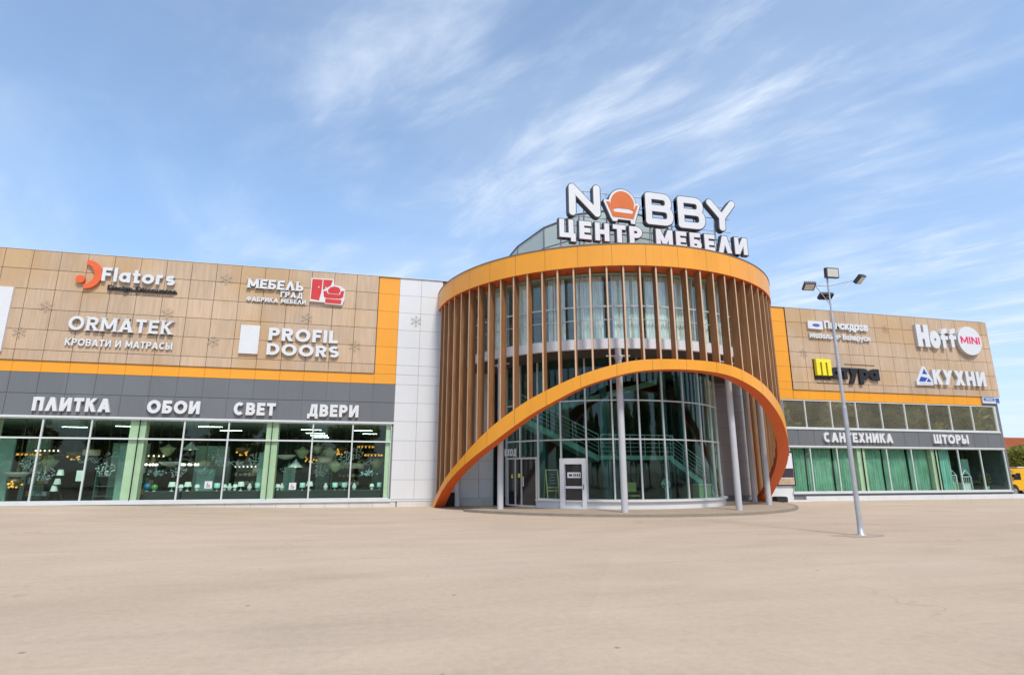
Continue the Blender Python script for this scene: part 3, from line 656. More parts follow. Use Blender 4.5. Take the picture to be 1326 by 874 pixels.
    if c == 'т': W = .52; return W, [('r', 0, xh-w, W, xh), ('r', W/2-h, 0, W/2+h, xh-w)]
    if c == 'у': W = .62; return W, [('d', W*.12, -.26, W-dw, xh, dw), ('d', W*.48, .22, dw, xh, dw)]
    if c == 'р': W = .68; return W, [('r', 0, -.28, w, xh), ('s', arc_pts(W/2+.01, xh/2, W/2-h, xh/2-h, 0, 360, 24)[:-1], True)]
    raise ValueError(c)
def ribbon(pts, w, closed):
    n = len(pts); Lf, Rt = [], []
    for i in range(n):
        p = Vector(pts[i]); a = Vector(pts[i-1]) if (i > 0 or closed) else None; b = Vector(pts[(i+1) % n]) if (i < n-1 or closed) else None
        d1 = (p - a).normalized() if a is not None else None; d2 = (b - p).normalized() if b is not None else None
        if d1 is None: d1 = d2
        if d2 is None: d2 = d1
        n1 = Vector((-d1.y, d1.x)); n2 = Vector((-d2.y, d2.x)); mm = (n1 + n2)
        mm = mm.normalized() if mm.length > 1e-6 else n1
        k = w/2 / max(.4, mm.dot(n1)); Lf.append(p + mm*k); Rt.append(p - mm*k)
    return Lf, Rt
class Ink:
    """maps unit letter space to the wall (x, z) and extrudes strokes between two depths"""
    def __init__(s, mb, x0, z0, sx, sz, yf, yb, fm=0, sm=1): s.__dict__.update(mb=mb, x0=x0, z0=z0, sx=sx, sz=sz, yf=yf, yb=yb, fm=fm, sm=sm); s.k = 0
    def T(s, p, y): return (s.x0 + p[0]*s.sx, y, s.z0 + p[1]*s.sz)
    def poly(s, pts):
        y = s.yf - .0015*s.k; s.k += 1
        s.mb.prism([(s.x0 + p[0]*s.sx, s.z0 + p[1]*s.sz) for p in pts], y, s.yb, s.fm, s.sm)
    def stroke(s, st, w):
        if st[0] == 'r': _, a, b, c, d = st; s.poly([(a, b), (c, b), (c, d), (a, d)])
        elif st[0] == 'd': 
            _, xa, za, xb, zb, hw = st; s.poly([(xa-hw, za), (xa+hw, za), (xb+hw, zb), (xb-hw, zb)])
        else:
            y = s.yf - .0015*s.k; s.k += 1
            Lf, Rt = ribbon(st[1], w, st[2]); n = len(Lf); v = [s.T(p, y) for p in Lf] + [s.T(p, y) for p in Rt] + [s.T(p, s.yb) for p in Lf] + [s.T(p, s.yb) for p in Rt]
            rng = range(n) if st[2] else range(n-1); J = lambda i: (i+1) % n
            s.mb.add(v, [(n+i, n+J(i), J(i), i) for i in rng], s.fm)
            s.mb.add(v, [(i, J(i), 2*n+J(i), 2*n+i) for i in rng] + [(n+J(i), n+i, 3*n+i, 3*n+J(i)) for i in rng], s.sm)
            if not st[2]: s.mb.add(v, [(0, 2*n, 3*n, n), (n-1, 2*n-1, 4*n-1, 3*n-1)], s.sm)
def word(parent, text, x0, x1, z0, z1, w=.24, depth=.11, wall=None, mats=('sign_white', 'sign_side'), gap=.13, slope=0, one=None, serif=0):
    """letters between x0..x1, cap height z0..z1 (one mesh per letter, or one mesh named `one`)"""
    wall = WF if wall is None else wall
    gl = [(c,) + glyph(c, w) for c in text]
    tot = sum(g[1] for g in gl) + gap*(len(gl)-1); sx = (x1-x0)/tot; x = 0; mb1 = MB(); res = []
    for c, adv, sts in gl:
        if sts:
            mb = mb1 if one else MB()
            zz = z0 + slope*(x/tot)
            ink = Ink(mb, x0 + x*sx, zz, sx, z1-z0, wall-.03-depth, wall-.001)
            for st in sts: ink.stroke(st, w)
            if serif:
                for st in sts:
                    ends = []
                    if st[0] == 'r' and st[4] - st[2] > .9: ends = [((st[1]+st[3])/2, 0), ((st[1]+st[3])/2, 1)]
                    if st[0] == 'd': ends = [(st[1], st[2]), (st[3], st[4])]
                    for ex, ez in ends:
                        if ez < .02 or ez > .98:
                            za = 0 if ez < .5 else .93; ink.poly([(ex-w/2-serif, za), (ex+w/2+serif, za), (ex+w/2+serif, za+.07), (ex-w/2-serif, za+.07)])
            if not one:
                # stand-offs that carry the letter on the wall
                res.append(mb.build('letter', list(mats), parent))
        x += adv + gap
    if one: res.append(mb1.build(one, list(mats), parent))
    return res
def sign(name, label, x, z, cat='sign', y=None, group=None):
    o = empty(name, (x, WF if y is None else y, z)); return tag(o, label, cat, group)
def studs(parent, x0, x1, z, wall, n=3):
    m = MB()
    for i in range(n): xx = x0 + (x1-x0)*(i+.5)/n; m.box(xx-.02, xx+.02, wall-.05, wall, z-.02, z+.02)
    m.build('bracket', 'sign_dark', parent)
def rail_bar(*a): pass
# grey fascia words
FW = OF
for nm, tx, x0, x1, z0, z1, lb in (
    ('ПЛИТКА', 'ПЛИТКА', -14.64, -11.60, 4.285, 4.895, 'white letters ПЛИТКА on the grey fascia of the left wing, leftmost word'),
    ('ОБОИ', 'ОБОИ', -10.12, -7.91, 4.285, 4.88, 'white letters ОБОИ on the grey fascia, between two longer words'),
    ('СВЕТ', 'СВЕТ', -6.46, -4.59, 4.285, 4.88, 'white letters СВЕТ on the grey fascia of the left wing'),
    ('ДВЕРИ', 'ДВЕРИ', -3.14, -.72, 4.285, 4.885, 'white letters ДВЕРИ on the grey fascia nearest the white wall'),
    ('САНТЕХНИКА', 'САНТЕХНИКА', 26.45, 31.53, 3.41, 3.985, 'white letters САНТЕХНИКА on the grey band right of the tower'),
    ('ШТОРЫ', 'ШТОРЫ', 34.71, 37.50, 3.42, 3.985, 'white letters ШТОРЫ on the grey band at the right end')):
    s = sign('word_sign', lb, (x0+x1)/2, z0, y=FW, group='white product words on the grey fascia')
    rail_bar(s, x0+.05, x1-.05, (z0+z1)/2, FW); word(s, tx, x0, x1, z0, z1, .25, .10, FW)
# brand signs, left wing
s = sign('brand_sign', 'white letters with orange hook and ball emblem, top left on the tan wall', -11.7, 10.4)
rail_bar(s, -12.7, -9.75, 10.65, WF); word(s, 'Flators', -12.80, -9.68, 10.41, 11.08, .21, .12)
m = MB(); ink = Ink(m, 0, 0, 1, 1, WF-.15, WF-.03)
pts = arc_pts(-13.52, 10.68, .56, .60, 88, -86, 22); Lf, Rt = [], []
for i, p in enumerate(pts):
    t = i/22; ww = .30*math.sin(math.pi*min(1, max(0, .12+.76*t)))**.5 + .02; d = Vector((p[0]+13.52, p[1]-10.68)).normalized(); Lf.append((p[0]+d.x*ww/2, p[1]+d.y*ww/2)); Rt.append((p[0]-d.x*ww/2, p[1]-d.y*ww/2))
for i in range(22): m.prism([Rt[i], Rt[i+1], Lf[i+1], Lf[i]][::-1] if False else [Lf[i], Rt[i], Rt[i+1], Lf[i+1]], WF-.15, WF-.03, 0, 0)
m.prism([(-13.66 + .19*math.cos(R_(12*i)), 10.43 + .19*math.sin(R_(12*i))) for i in range(30)], WF-.152, WF-.03, 0, 0)
m.build('emblem', 'sign_orange', s)
def small_text(parent, txt, x0, x1, z0, z1, yf, yb, mt, name='caption', off=.012):
    """small caption: a font curve turned into a mesh and fitted to the box"""
    c = bpy.data.curves.new('t', 'FONT'); c.body = txt; c.extrude = .5; c.offset = off
    o = bpy.data.objects.new('t', c); COL.objects.link(o); dg = bpy.context.evaluated_depsgraph_get(); dg.update()
    me = bpy.data.meshes.new_from_object(o.evaluated_get(dg)); bpy.data.objects.remove(o); bpy.data.curves.remove(c)
    vs_ = [v.co.copy() for v in me.vertices]; ax, bx_ = min(v.x for v in vs_), max(v.x for v in vs_); ay, by = min(v.y for v in vs_), max(v.y for v in vs_)
    m = MB(); m.v = [(x0 + (v.x-ax)/(bx_-ax)*(x1-x0), yf if v.z > 0 else yb, z0 + (v.y-ay)/(by-ay)*(z1-z0)) for v in vs_]
    for p in me.polygons: m.f.append(tuple(p.vertices)); m.m.append(0); m.sm.append(False)
    bpy.data.meshes.remove(me); return m.build(name, mt, parent)
MB().box(-12.52, -9.55, WF-.06, WF-.001, 10.02, 10.10).build('mounting_rail', 'joint_dark', s)
small_text(s, 'Design Discounter', -12.50, -9.57, 9.93, 10.24, WF-.13, WF-.055, 'sign_black', off=.022)
s = sign('brand_sign', 'wide white serif capitals above a smaller caption line on the left tan wall', -11.7, 8.0)
rail_bar(s, -13.7, -9.6, 8.3, WF); word(s, 'ORMATEK', -13.80, -9.50, 7.99, 8.64, .19, .12, serif=.07, gap=.17)
m = MB()
for x in (-12.83, -12.42, -11.86, -11.22, -10.66, -10.2, -9.62): pass
rail_bar(s, -13.7, -9.5, 7.42, WF); word(s, 'КРОВАТИ И МАТРАСЫ', -13.83, -9.42, 7.27, 7.60, .20, .06, one='caption')
s = sign('brand_sign', 'white old style letters beside a red emblem of wardrobe and armchair', -4.2, 10.3)
rail_bar(s, -6.3, -3.9, 10.8, WF); word(s, 'МЕБЕЛЬ', -6.43, -3.80, 10.57, 11.06, .22, .11, gap=.11, serif=.08)
word(s, 'ГРАД', -4.86, -3.81, 10.19, 10.50, .22, .09, gap=.12, serif=.07); rail_bar(s, -4.8, -3.9, 10.33, WF)
rail_bar(s, -6.3, -3.7, 10.02, WF); word(s, 'ФАБРИКА МЕБЕЛИ', -6.42, -3.63, 9.90, 10.13, .22, .06, one='caption')
m = MB(); y0, y1 = WF-.13, WF-.001
m.prism([(-3.45, 10.08), (-2.72, 10.06), (-2.72, 10.0), (-1.86, 9.97), (-1.76, 10.3), (-1.76, 10.82), (-2.0, 10.98), (-2.30, 11.0), (-2.36, 11.33), (-3.45, 11.31)], y0, y1, 0, 0); m.build('emblem_plate', 'sign_white', s)
m = MB(); m.prism([(-3.41, 10.2), (-3.0, 10.15), (-2.92, 10.6), (-2.90, 11.27), (-3.40, 11.27)], y0-.008, y0+.02, 0, 0)
m.prism([(-2.86, 10.72), (-2.48, 10.98), (-2.40, 11.28), (-2.86, 11.27)], y0-.008, y0+.02, 0, 0)
m.prism([(-2.78, 10.36), (-2.66, 10.30), (-1.98, 10.30), (-1.84, 10.40), (-1.80, 10.74), (-1.95, 10.72), (-2.02, 10.52), (-2.6, 10.54), (-2.66, 10.68), (-2.82, 10.66)], y0-.008, y0+.02, 0, 0)
m.prism([(-2.56, 10.57), (-2.06, 10.55), (-1.98, 10.74), (-2.06, 10.90), (-2.3, 10.95), (-2.5, 10.88), (-2.62, 10.72)], y0-.008, y0+.02, 0, 0)
m.prism([(-2.70, 10.04), (-1.92, 10.02), (-1.90, 10.25), (-2.70, 10.27)], y0-.008, y0+.02, 0, 0)
m.build('emblem', 'sign_red', s)
for xx in (-3.06, -2.72): MB().box(xx-.03, xx+.03, y0-.02, y0-.009, 10.82, 10.88).build('door_knob', 'sign_white', s)
s = sign('brand_sign', 'white door shaped panel beside two rows of bold white capitals', -4.2, 7.2)
MB().box(-6.52, -5.65, WF-.12, WF-.001, 7.24, 8.66).build('door_panel', 'sign_white', s, .008)
for tx, x0, x1, z0, z1 in (('PROFIL', -5.22, -1.94, 7.96, 8.60), ('DOORS', -5.25, -1.84, 7.235, 7.81)):
    rail_bar(s, x0+.1, x1-.1, (z0+z1)/2, WF); word(s, tx, x0, x1, z0, z1, .23, .11)
# right wing
s = sign('brand_sign', 'white two line letters with small round emblem, top left of the right wing', 28.6, 9.8)
m = MB(); m.prism([(26.25, 10.42), (27.35, 10.40), (27.35, 10.93), (26.25, 10.92)], WF-.13, WF-.001, 0, 0); m.build('emblem_plate', 'sign_white', s)
m = MB(); m.prism([(26.85 + .28*math.cos(R_(15*i)), 10.66 + .10*math.sin(R_(15*i))) for i in range(24)], WF-.138, WF-.12, 0, 0); m.build('emblem', 'plate_blue', s)
rail_bar(s, 27.5, 30.8, 10.7, WF); small_text(s, 'Пинскдрев', 27.45, 30.86, 10.36, 11.0, WF-.15, WF-.001, 'sign_white', 'lettering', .05)
rail_bar(s, 26.4, 30.8, 9.98, WF); small_text(s, 'Мебель из Беларуси', 26.30, 30.87, 9.74, 10.17, WF-.12, WF-.001, 'sign_white', 'caption', .05)
s = sign('brand_sign', 'black lower case letters with big yellow first letter on the right wing', 28.8, 7.3)
Ш = MB(); Ш.box(26.40, 27.47, WF-.26, WF-.05, 8.26, 8.47); 
for x0 in (26.40, 26.80, 27.20): Ш.box(x0, x0+.27, WF-.26, WF-.05, 7.45, 8.26)
Ш.build('letter', 'sign_yellow', s)
MB().box(26.36, 27.55, WF-.05, WF-.001, 7.22, 8.49).build('letter_back', 'sign_black', s)
rail_bar(s, 27.7, 31.0, 7.6, WF); word(s, 'атура', 27.50, 31.13, 7.29, 8.29, .25, .13, mats=('sign_black', 'sign_black'), gap=.04)
MB().box(28.7, 31.0, WF-.02, WF-.001, 8.24, 8.29).build('mounting_rail', 'brass_dark', s); MB().box(26.5, 28.9, WF-.02, WF-.001, 6.98, 7.04).build('mounting_rail', 'brass_dark', s)
s = sign('brand_sign', 'tall white letters beside a white disc with magenta letters, top right corner', 37.2, 9.6)
rail_bar(s, 34.7, 37.7, 10.3, WF)
x = 34.58
for ch_, wd, zt, zb in (('H', .98, 11.18, 9.68), ('o', .86, 11.0, 9.62), ('f', .66, 11.05, 9.66), ('f', .66, 11.07, 9.76)):
    word(s, ch_, x, x+wd, zb, zt if ch_ != 'o' else 11.28, .30 if ch_ != 'f' else .24, .18); x += wd + .05
m = MB(); m.prism([(38.93 + 1.0*math.cos(R_(7.5*i)), 10.28 + .985*math.sin(R_(7.5*i))) for i in range(48)], WF-.24, WF-.001, 0, 1); dsc = m.build('disc', ['sign_white', 'sign_side'], s)
word(s, 'MINI', 38.15, 39.77, 10.07, 10.55, .17, .008, WF-.213, ('sign_magenta', 'sign_magenta'), one='lettering')
s = sign('brand_sign', 'white letters КУХНИ with a blue and white triangle emblem at the right corner', 37.2, 7.2)
m = MB(); m.prism([(34.02, 7.12), (35.40, 7.14), (35.36, 7.46), (34.86, 8.36), (34.66, 8.36), (34.04, 7.40)], WF-.12, WF-.001, 0, 1); m.build('emblem_plate', ['sign_white', 'sign_side'], s)
m = MB(); yy = WF-.128
m.prism([(34.58, 7.86), (34.98, 7.86), (34.78, 8.22)], yy, yy+.02, 0, 0); m.prism([(34.22, 7.36), (34.72, 7.36), (34.98, 7.62), (34.44, 7.68)], yy, yy+.02, 0, 0); m.prism([(34.84, 7.36), (35.24, 7.36), (35.04, 7.60)], yy, yy+.02, 0, 0)
m.build('emblem', 'sign_blue', s); MB().box(34.3, 35.2, yy+.001, yy+.02, 7.20, 7.28).build('caption', 'sign_side', s)
rail_bar(s, 35.5, 39.6, 7.7, WF); word(s, 'КУХНИ', 35.36, 39.75, 7.20, 8.18, .26, .15)
# street plate at the corner
s = sign('address_plate', 'blue and white street address plate under the right corner of the tan wall', 40.1, 6.1, 'street sign', OF)
MB().box(39.36, 40.80, D-.13, D-.036, 6.10, 6.50).build('plate', 'poster_white', s)
MB().box(39.42, 40.36, D-.137, D-.128, 6.26, 6.46).build('street_field', 'plate_blue', s); MB().box(40.42, 40.75, D-.137, D-.128, 6.14, 6.46).build('number_field', 'plate_blue', s); MB().box(39.42, 40.36, D-.135, D-.128, 6.14, 6.22).build('caption', 'sign_side', s)
MB().box(39.6, 40.2, D-.142, D-.136, 6.33, 6.39).build('street_name', 'sign_white', s)
MB().box(-22, -16.22, WF-.12, WF-.001, 6.86, 9.84).build('x', 'sign_white')
bpy.data.objects['x'].name = 'blank_panel'; tag(bpy.data.objects['blank_panel'], 'large blank white panel cut off by the left edge of the photo', 'sign')
# ---------------------------------------------------------------- roof sign
SY = 22.0
s = sign('roof_sign', 'big rounded white roof letters with an orange armchair as the second one', 12, 11.4, 'sign', SY)
def capsule(mb, p, q, r, yf, yb, fm, sm, n=10):
    p = Vector(p); q = Vector(q); d = (q-p); a = math.degrees(math.atan2(d.y, d.x))
    pts = arc_pts(q.x, q.y, r, r, a-90, a+90, n) + arc_pts(p.x, p.y, r, r, a+90, a+270, n)
    mb.prism(pts, yf, yb, fm, sm)
def round_letter(paths, closed=(), w=.31):
    face, body = MB(), MB()
    for mb, r, yf, yb, fm in ((body, w/2+.045, SY-.10, SY+.16, 0), (face, w/2, SY-.125, SY-.095, 0)):
        k = 0
        for i, pth in enumerate(paths):
            if i in closed:
                ink = Ink(mb, 0, 0, 1, 1, yf-.0004*k, yb, 0, 0); ink.stroke(('s', pth, True), 2*r); k += 1
            else:
                for p, q in zip(pth, pth[1:]): capsule(mb, p, q, r, yf-.0005*k, yb, fm, fm); k += 1
    o = body.build('letter', 'sign_dark', s); face.build('face', 'sign_white', o)
def rloop(pts, r):
    """rounded closed polygon"""
    out_ = []; n = len(pts)
    for i in range(n):
        p = Vector(pts[i]); a = (Vector(pts[i-1])-p).normalized(); b = (Vector(pts[(i+1) % n])-p).normalized()
        rr = min(r[i] if isinstance(r, tuple) else r, (Vector(pts[i-1])-p).length*.49, (Vector(pts[(i+1) % n])-p).length*.49)
        for k in range(7):
            t = k/6; q = (p+a*rr)*(1-t)**2 + p*2*t*(1-t) + (p+b*rr)*t*t; out_.append((q.x, q.y))
    return out_
W_ = .31; z0, z1 = 12.58, 14.16
round_letter([[(8.03, z0+.19), (8.03, z1-.19), (9.19, z0+.23), (9.19, z1-.13)]])
for x0, x1 in ((11.53, 12.96), (13.16, 14.60)):
    a, b = x0+.18, x1-.18
    zm = z0+.82; round_letter([rloop([(a, zm), (b-.08, zm), (b-.08, z1-.16), (a, z1-.16)], (.06, .34, .34, .06)), rloop([(a, z0+.16), (b, z0+.16), (b, zm+.002), (a, zm+.002)], (.06, .34, .34, .06)), [(a, z0+.16), (a, z1-.16)]], (0, 1))
round_letter([[(14.86, z1-.14), (15.48, 13.32), (16.06, z1-.10)], [(15.48, 13.32), (15.46, z0+.22)]])
# armchair emblem
cx_, cz_ = 10.42, 13.35
def shrink(pts, k, c): return [(c[0] + (x-c[0])*k, c[1] + (z-c[1])*k) for x, z in pts]
outl = [(9.93, 12.55), (10.13, 12.55), (10.16, 12.66), (10.78, 12.66), (10.81, 12.50), (11.0, 12.50), (11.02, 12.66), (11.28, 13.42), (11.22, 13.50), (11.03, 13.50)] + arc_pts(10.42, 13.42, .66, .72, 12, 168, 16) + [(9.72, 13.55), (9.55, 13.55), (9.52, 13.46), (9.84, 12.70)]
ch = MB(); ch.prism(shrink(outl, 1.05, (10.42, 13.3)), SY-.10, SY+.16, 0, 0); o = ch.build('armchair_emblem', 'sign_dark', s)
ch = MB(); ch.prism(outl, SY-.12, SY-.099, 0, 0); ch.build('face', 'sign_white', o)
ch = MB(); ch.prism(arc_pts(10.42, 13.38, .58, .66, 8, 172, 16) + [(9.93, 13.12), (10.20, 13.20), (10.75, 13.20), (10.95, 13.12)], SY-.135, SY-.118, 0, 0); ch.build('chair_back', 'sign_chair_orange', o)
ch = MB(); ch.prism([(9.93, 12.76), (10.93, 12.74), (11.17, 13.40), (11.07, 13.42), (10.88, 12.98), (10.0, 13.0), (9.80, 13.46), (9.64, 13.46)], SY-.136, SY-.118, 0, 0); ch.build('chair_seat', 'sign_chair_orange', o)
# second line
for tx, x0, x1 in (('ЦЕНТР', 7.42, 11.33), ('МЕБЕЛИ', 12.02, 16.72)):
    w = .25; gl = [(c,) + glyph(c, w) for c in tx]; tot = sum(g[1] for g in gl) + .20*(len(gl)-1); sx = (x1-x0)/tot; xx = 0
    for c, adv, sts in gl:
        bd, fc = MB(), MB(); k = .10
        i1 = Ink(bd, x0+xx*sx, 11.56, sx, .84, SY-.06, SY+.14, 0, 0); i2 = Ink(fc, x0+xx*sx, 11.56, sx, .84, SY-.085, SY-.055, 0, 0)
        for st in sts:
            i2.stroke(st, w)
            if st[0] == 'r': i1.poly([(st[1]-.05, st[2]-.05), (st[3]+.05, st[2]-.05), (st[3]+.05, st[4]+.05), (st[1]-.05, st[4]+.05)])
            elif st[0] == 'd': i1.stroke(('d', st[1], st[2]-.05, st[3], st[4]+.05, st[5]+.055), w)
            else: i1.stroke(st, w+.10)
        o = bd.build('letter', 'sign_dark', s); fc.build('face', 'sign_white', o); xx += adv + .20
m = MB()
for x in (7.6, 8.7, 9.8, 10.9, 11.95, 13.05, 14.2, 15.3, 16.4):
    zt = 14.05 if 8.0 < x < 16.2 else 12.3
    m.tube((x, SY+.24, 10.9), (x, SY+.24, zt), .022, n=6); m.tube((x, SY+.24, zt-.4), (x, SY+.52, 10.9), .018, n=6)
for z in (11.7, 12.3): m.tube((7.5, SY+.21, z), (16.6, SY+.21, z), .022, n=6)
for z in (12.75, 13.4, 14.0): m.tube((8.0, SY+.21, z), (16.1, SY+.21, z), .018, n=6)
m.build('frame', 'timber_pale' if False else 'steel_galv', s)
MB().box(15.9, 16.5, SY-.02, SY+.3, 10.95, 11.30).build('junction_box', 'sign_white', s)
# ---------------------------------------------------------------- wall decorations, stickers
sf = None
SN = [(-7.45, 10.97, 'wire snowflake light above the old style lettering, top of the left tan wall'), (-14.85, 9.05, 'wire snowflake light beside the blank white panel, upper of two'), (-15.70, 7.79, 'wire snowflake light beside the blank white panel, lower of two'), (-9.84, 9.05, 'wire snowflake light just above the last letter of the wide serif sign'), (-7.70, 7.80, 'wire snowflake light left of the white door shaped panel'), (-3.52, 9.20, 'wire snowflake light between the red emblem sign and the white capitals below'), (1.93, 9.41, 'wire snowflake light on the white wall beside the tower'), (-1.10, 7.91, 'wire snowflake light right of the bold white capitals near the orange strip'), (25.78, 8.83, 'wire snowflake light above the yellow letter on the right wing'), (32.32, 10.76, 'wire snowflake light near the roof edge left of the tall white letters')]
for i, (x, z, lb) in enumerate(SN):
    if sf is None:
        m = MB()
        for k in range(6):
            a = R_(60*k + 30); ex, ez = math.cos(a), math.sin(a); m.tube((0, -.04, 0), (.30*ex, -.04, .30*ez), .008, n=5)
            for r in (.14, .22):
                for sgn in (-1, 1): b_ = a + sgn*R_(55); m.tube((r*ex, -.04, r*ez), (r*ex + .09*math.cos(b_), -.04, r*ez + .09*math.sin(b_)), .006, n=5)
        m.tube((0, -.05, 0), (0, .0, 0), .02, n=6); sf = m.build('snowflake_light', 'wire'); o = sf
    else: o = sf.copy(); COL.objects.link(o)
    o.location = (x, WF if x != 1.93 else OF-.01, z); tag(o, lb, 'decoration', 'snowflake lights on the facade')
for x, z, lb in ((-7.20, 1.08, 'white wheelchair access sticker on the glass under the word ОБОИ'), (-3.54, 1.0, 'white wheelchair access sticker on the glass under the word ДВЕРИ')):
    o = empty('access_sticker', (x, D+.012, z)); tag(o, lb, 'sticker', 'wheelchair stickers on the shop windows')
    MB().box(x-.16, x+.16, D+.004, D+.011, z-.16, z+.16).build('backing', 'sign_white', o)
    m = MB(); y_ = D+.004; ink = Ink(m, x-.09, z-.12, 1, 1, y_-.003, y_, 0, 0)
    ink.stroke(('s', [(.06, .20), (.06, .10), (.13, .10), (.16, .02)], False), .022); ink.stroke(('s', arc_pts(.07, .07, .055, .055, 110, 350, 14), False), .018); m.ball((x-.03, y_-.002, z+.105), .014, 6); m.build('symbol', 'sign_black', o)
# ---------------------------------------------------------------- things at the entrance
o = empty('poster_board', (23.55, D-.2, .9)); tag(o, 'black framed advertising poster hung on the white wall right of the arch', 'poster')
m = MB()
for a in ((22.93, 23.0, .88, 2.83), (24.10, 24.17, .88, 2.83), (23.0, 24.10, .88, .95), (23.0, 24.10, 2.76, 2.83)): m.box(a[0], a[1], D-.14, OF-.001, a[2], a[3])
m.build('frame', 'sign_black', o); MB().box(23.0, 24.1, D-.115, OF-.002, .95, 2.76).build('sheet', 'poster_white', o)
MB().box(23.03, 24.08, D-.121, D-.116, 1.34, 1.86).build('photo', 'poster_dark', o); MB().box(23.03, 24.08, D-.121, D-.116, .98, 1.30).build('photo', 'poster_warm', o)
small_text(o, 'N', 23.72, 23.92, 2.58, 2.72, D-.121, D-.116, 'sign_black', 'logo', .03)
for z in (2.36, 2.24, 2.12): MB().box(23.35, 23.85, D-.119, D-.116, z, z+.03).build('text_line', 'sign_side', o)
m = MB(); m.box(22.2, 22.9, D-.9, D-.45, .0, .28); m.box(22.25, 22.85, D-.88, D-.47, .28, .31); tag(m.build('utility_box', 'rubber', None, .02), 'low black box on the ground behind the right foot of the arch', 'box')
m = MB(); m.box(3.55, 4.25, 29.0, 29.5, .0, .62); m.box(3.52, 4.28, 28.97, 29.53, .62, .66); tag(m.build('utility_box', 'rubber', None, .02), 'black box on the ground behind the left foot of the arch', 'box')
o = empty('chalkboard', P(5.68, -45.5, .42)); tag(o, 'timber framed chalkboard easel standing inside the glass by the white door', 'chalkboard')
bx0 = P(5.68, -45.5, .42); 
m = MB(); X, Y, Z = bx0
for dx in (-.30, .26): m.add([(X+dx, Y, Z), (X+dx+.05, Y, Z), (X+dx+.05, Y+.05, Z), (X+dx, Y+.05, Z), (X+dx, Y+.28, Z+1.35), (X+dx+.05, Y+.28, Z+1.35), (X+dx+.05, Y+.33, Z+1.35), (X+dx, Y+.33, Z+1.35)], [(3,2,1,0), (4,5,6,7), (0,1,5,4), (1,2,6,5), (2,3,7,6), (3,0,4,7)])
for z, dy in ((.52, .1), (.38, .07), (1.30, .26)): m.box(X-.25, X+.26, Y+dy, Y+dy+.05, Z+z, Z+z+.05)
for dx in (-.30, .26): m.tube((X+dx+.02, Y+.62, Z), (X+dx+.02, Y+.31, Z+1.3), .02, n=6)
m.build('easel', 'easel_wood', o)
m = MB(); m.add([(X-.25, Y+.13, Z+.57), (X+.26, Y+.13, Z+.57), (X+.26, Y+.27, Z+1.3), (X-.25, Y+.27, Z+1.3)], [(0, 1, 2, 3)]); m.add([(X-.25, Y+.16, Z+.57), (X+.26, Y+.16, Z+.57), (X+.26, Y+.30, Z+1.3), (X-.25, Y+.30, Z+1.3)], [(3, 2, 1, 0)]); m.build('board', 'chalk_black', o)
for k in range(4): z = .72 + .13*k; yy_ = Y+.13+(z-.57)*.19-.012; MB().box(X-.14+.02*k, X+.16-.02*k, yy_, yy_+.008, Z+z, Z+z+.025).build('chalk_line', 'chalk', o)
p = P(6.1, -67.5, 2.45); o = empty('entrance_sign', (p[0], p[1], 2.4)); tag(o, 'small white ВХОД sign above the dark sliding entrance', 'sign')
t = R_(-68)
ro = MB(); word(o, 'ВХОД', -.42, .40, 0, .34, .24, .03, .0, one='lettering')
ob = o.children[0]
for v in ob.data.vertices: v.co = v.co + o.location
ob.data.transform(__import__('mathutils').Matrix.Rotation(R_(-62), 4, 'Z'))
o.rotation_euler = (0, 0, 0)
p = P(6.14, -34.3, 1.5); o = empty('door_notice', (p[0], p[1], 1.5)); tag(o, 'white notice with black arrow on the glass of the white door', 'sign')
m = MB(); arcbox(m, 6.135, 6.142, 1.40, 1.64, -37.0, -31.4, 4); m.build('plate', 'poster_white', o)
m = MB(); arcbox(m, 6.1425, 6.146, 1.47, 1.56, -36.4, -35.0, 2); m.build('arrow', 'sign_black', o)
for k in range(4): m = MB(); a = -34.4 + .75*k; arcbox(m, 6.1425, 6.146, 1.46, 1.58, a, a+.45, 1); m.build('letter', 'sign_black', o)
# ---------------------------------------------------------------- lamp post on the lot
PX, PY = 12.83, 13.40
o = empty('lamp_post', (PX, PY, 0)); tag(o, 'tall galvanised lamp post with four floodlights standing on the open lot', 'lamp post')
MB().tube((PX, PY, 0), (PX, PY, 3.4), .066, .058, 16).tube((PX, PY, 3.4), (PX, PY, 6.15), .048, .040, 14).tube((PX, PY, 6.15), (PX, PY, 7.30), .026, .026, 12).build('pole', 'steel_galv', o)
m = MB().lathe((PX, PY, 0), [(.12, 0), (.12, .03), (.072, .05), (.069, .3)], 16); m.lathe((PX, PY, 0), [(.059, 3.36), (.064, 3.40), (.047, 3.46)], 14); m.build('base_collar', 'steel_galv', o)
m = MB(); m.tube((PX, PY, 6.98), (12.42, PY, 6.96), .014, n=6); m.tube((PX, PY, 6.98), (13.72, PY, 7.22), .014, n=6); m.tube((PX-.45, PY, 6.96), (PX, PY, 6.40), .012, n=6); m.tube((13.72, PY, 7.22), (PX, PY, 6.40), .012, n=6); m.build('bracket', 'steel_galv', o)
def flood(c, sx, sz, pitch, yaw, roll=0):
    from mathutils import Euler, Matrix
    mt = Matrix.Translation(c) @ Euler((R_(pitch), R_(roll), R_(yaw)), 'XYZ').to_matrix().to_4x4()
    b = MB().box(-sx/2, sx/2, -.03, .05, -sz/2, sz/2)
    for k in range(6): b.box(-sx/2 + sx*(k+.3)/6, -sx/2 + sx*(k+.3)/6 + .012, .05, .085, -sz/2, sz/2)
    b.box(-.04, .04, .05, .12, -.05, .05)
    b.v = [tuple(mt @ Vector(v)) for v in b.v]; h_ = b.build('floodlight', 'sign_dark', o)
    g = MB().box(-sx/2+.035, sx/2-.035, -.038, -.029, -sz/2+.03, sz/2-.03); g.v = [tuple(mt @ Vector(v)) for v in g.v]; g.build('lens', 'lamp_lens', h_)
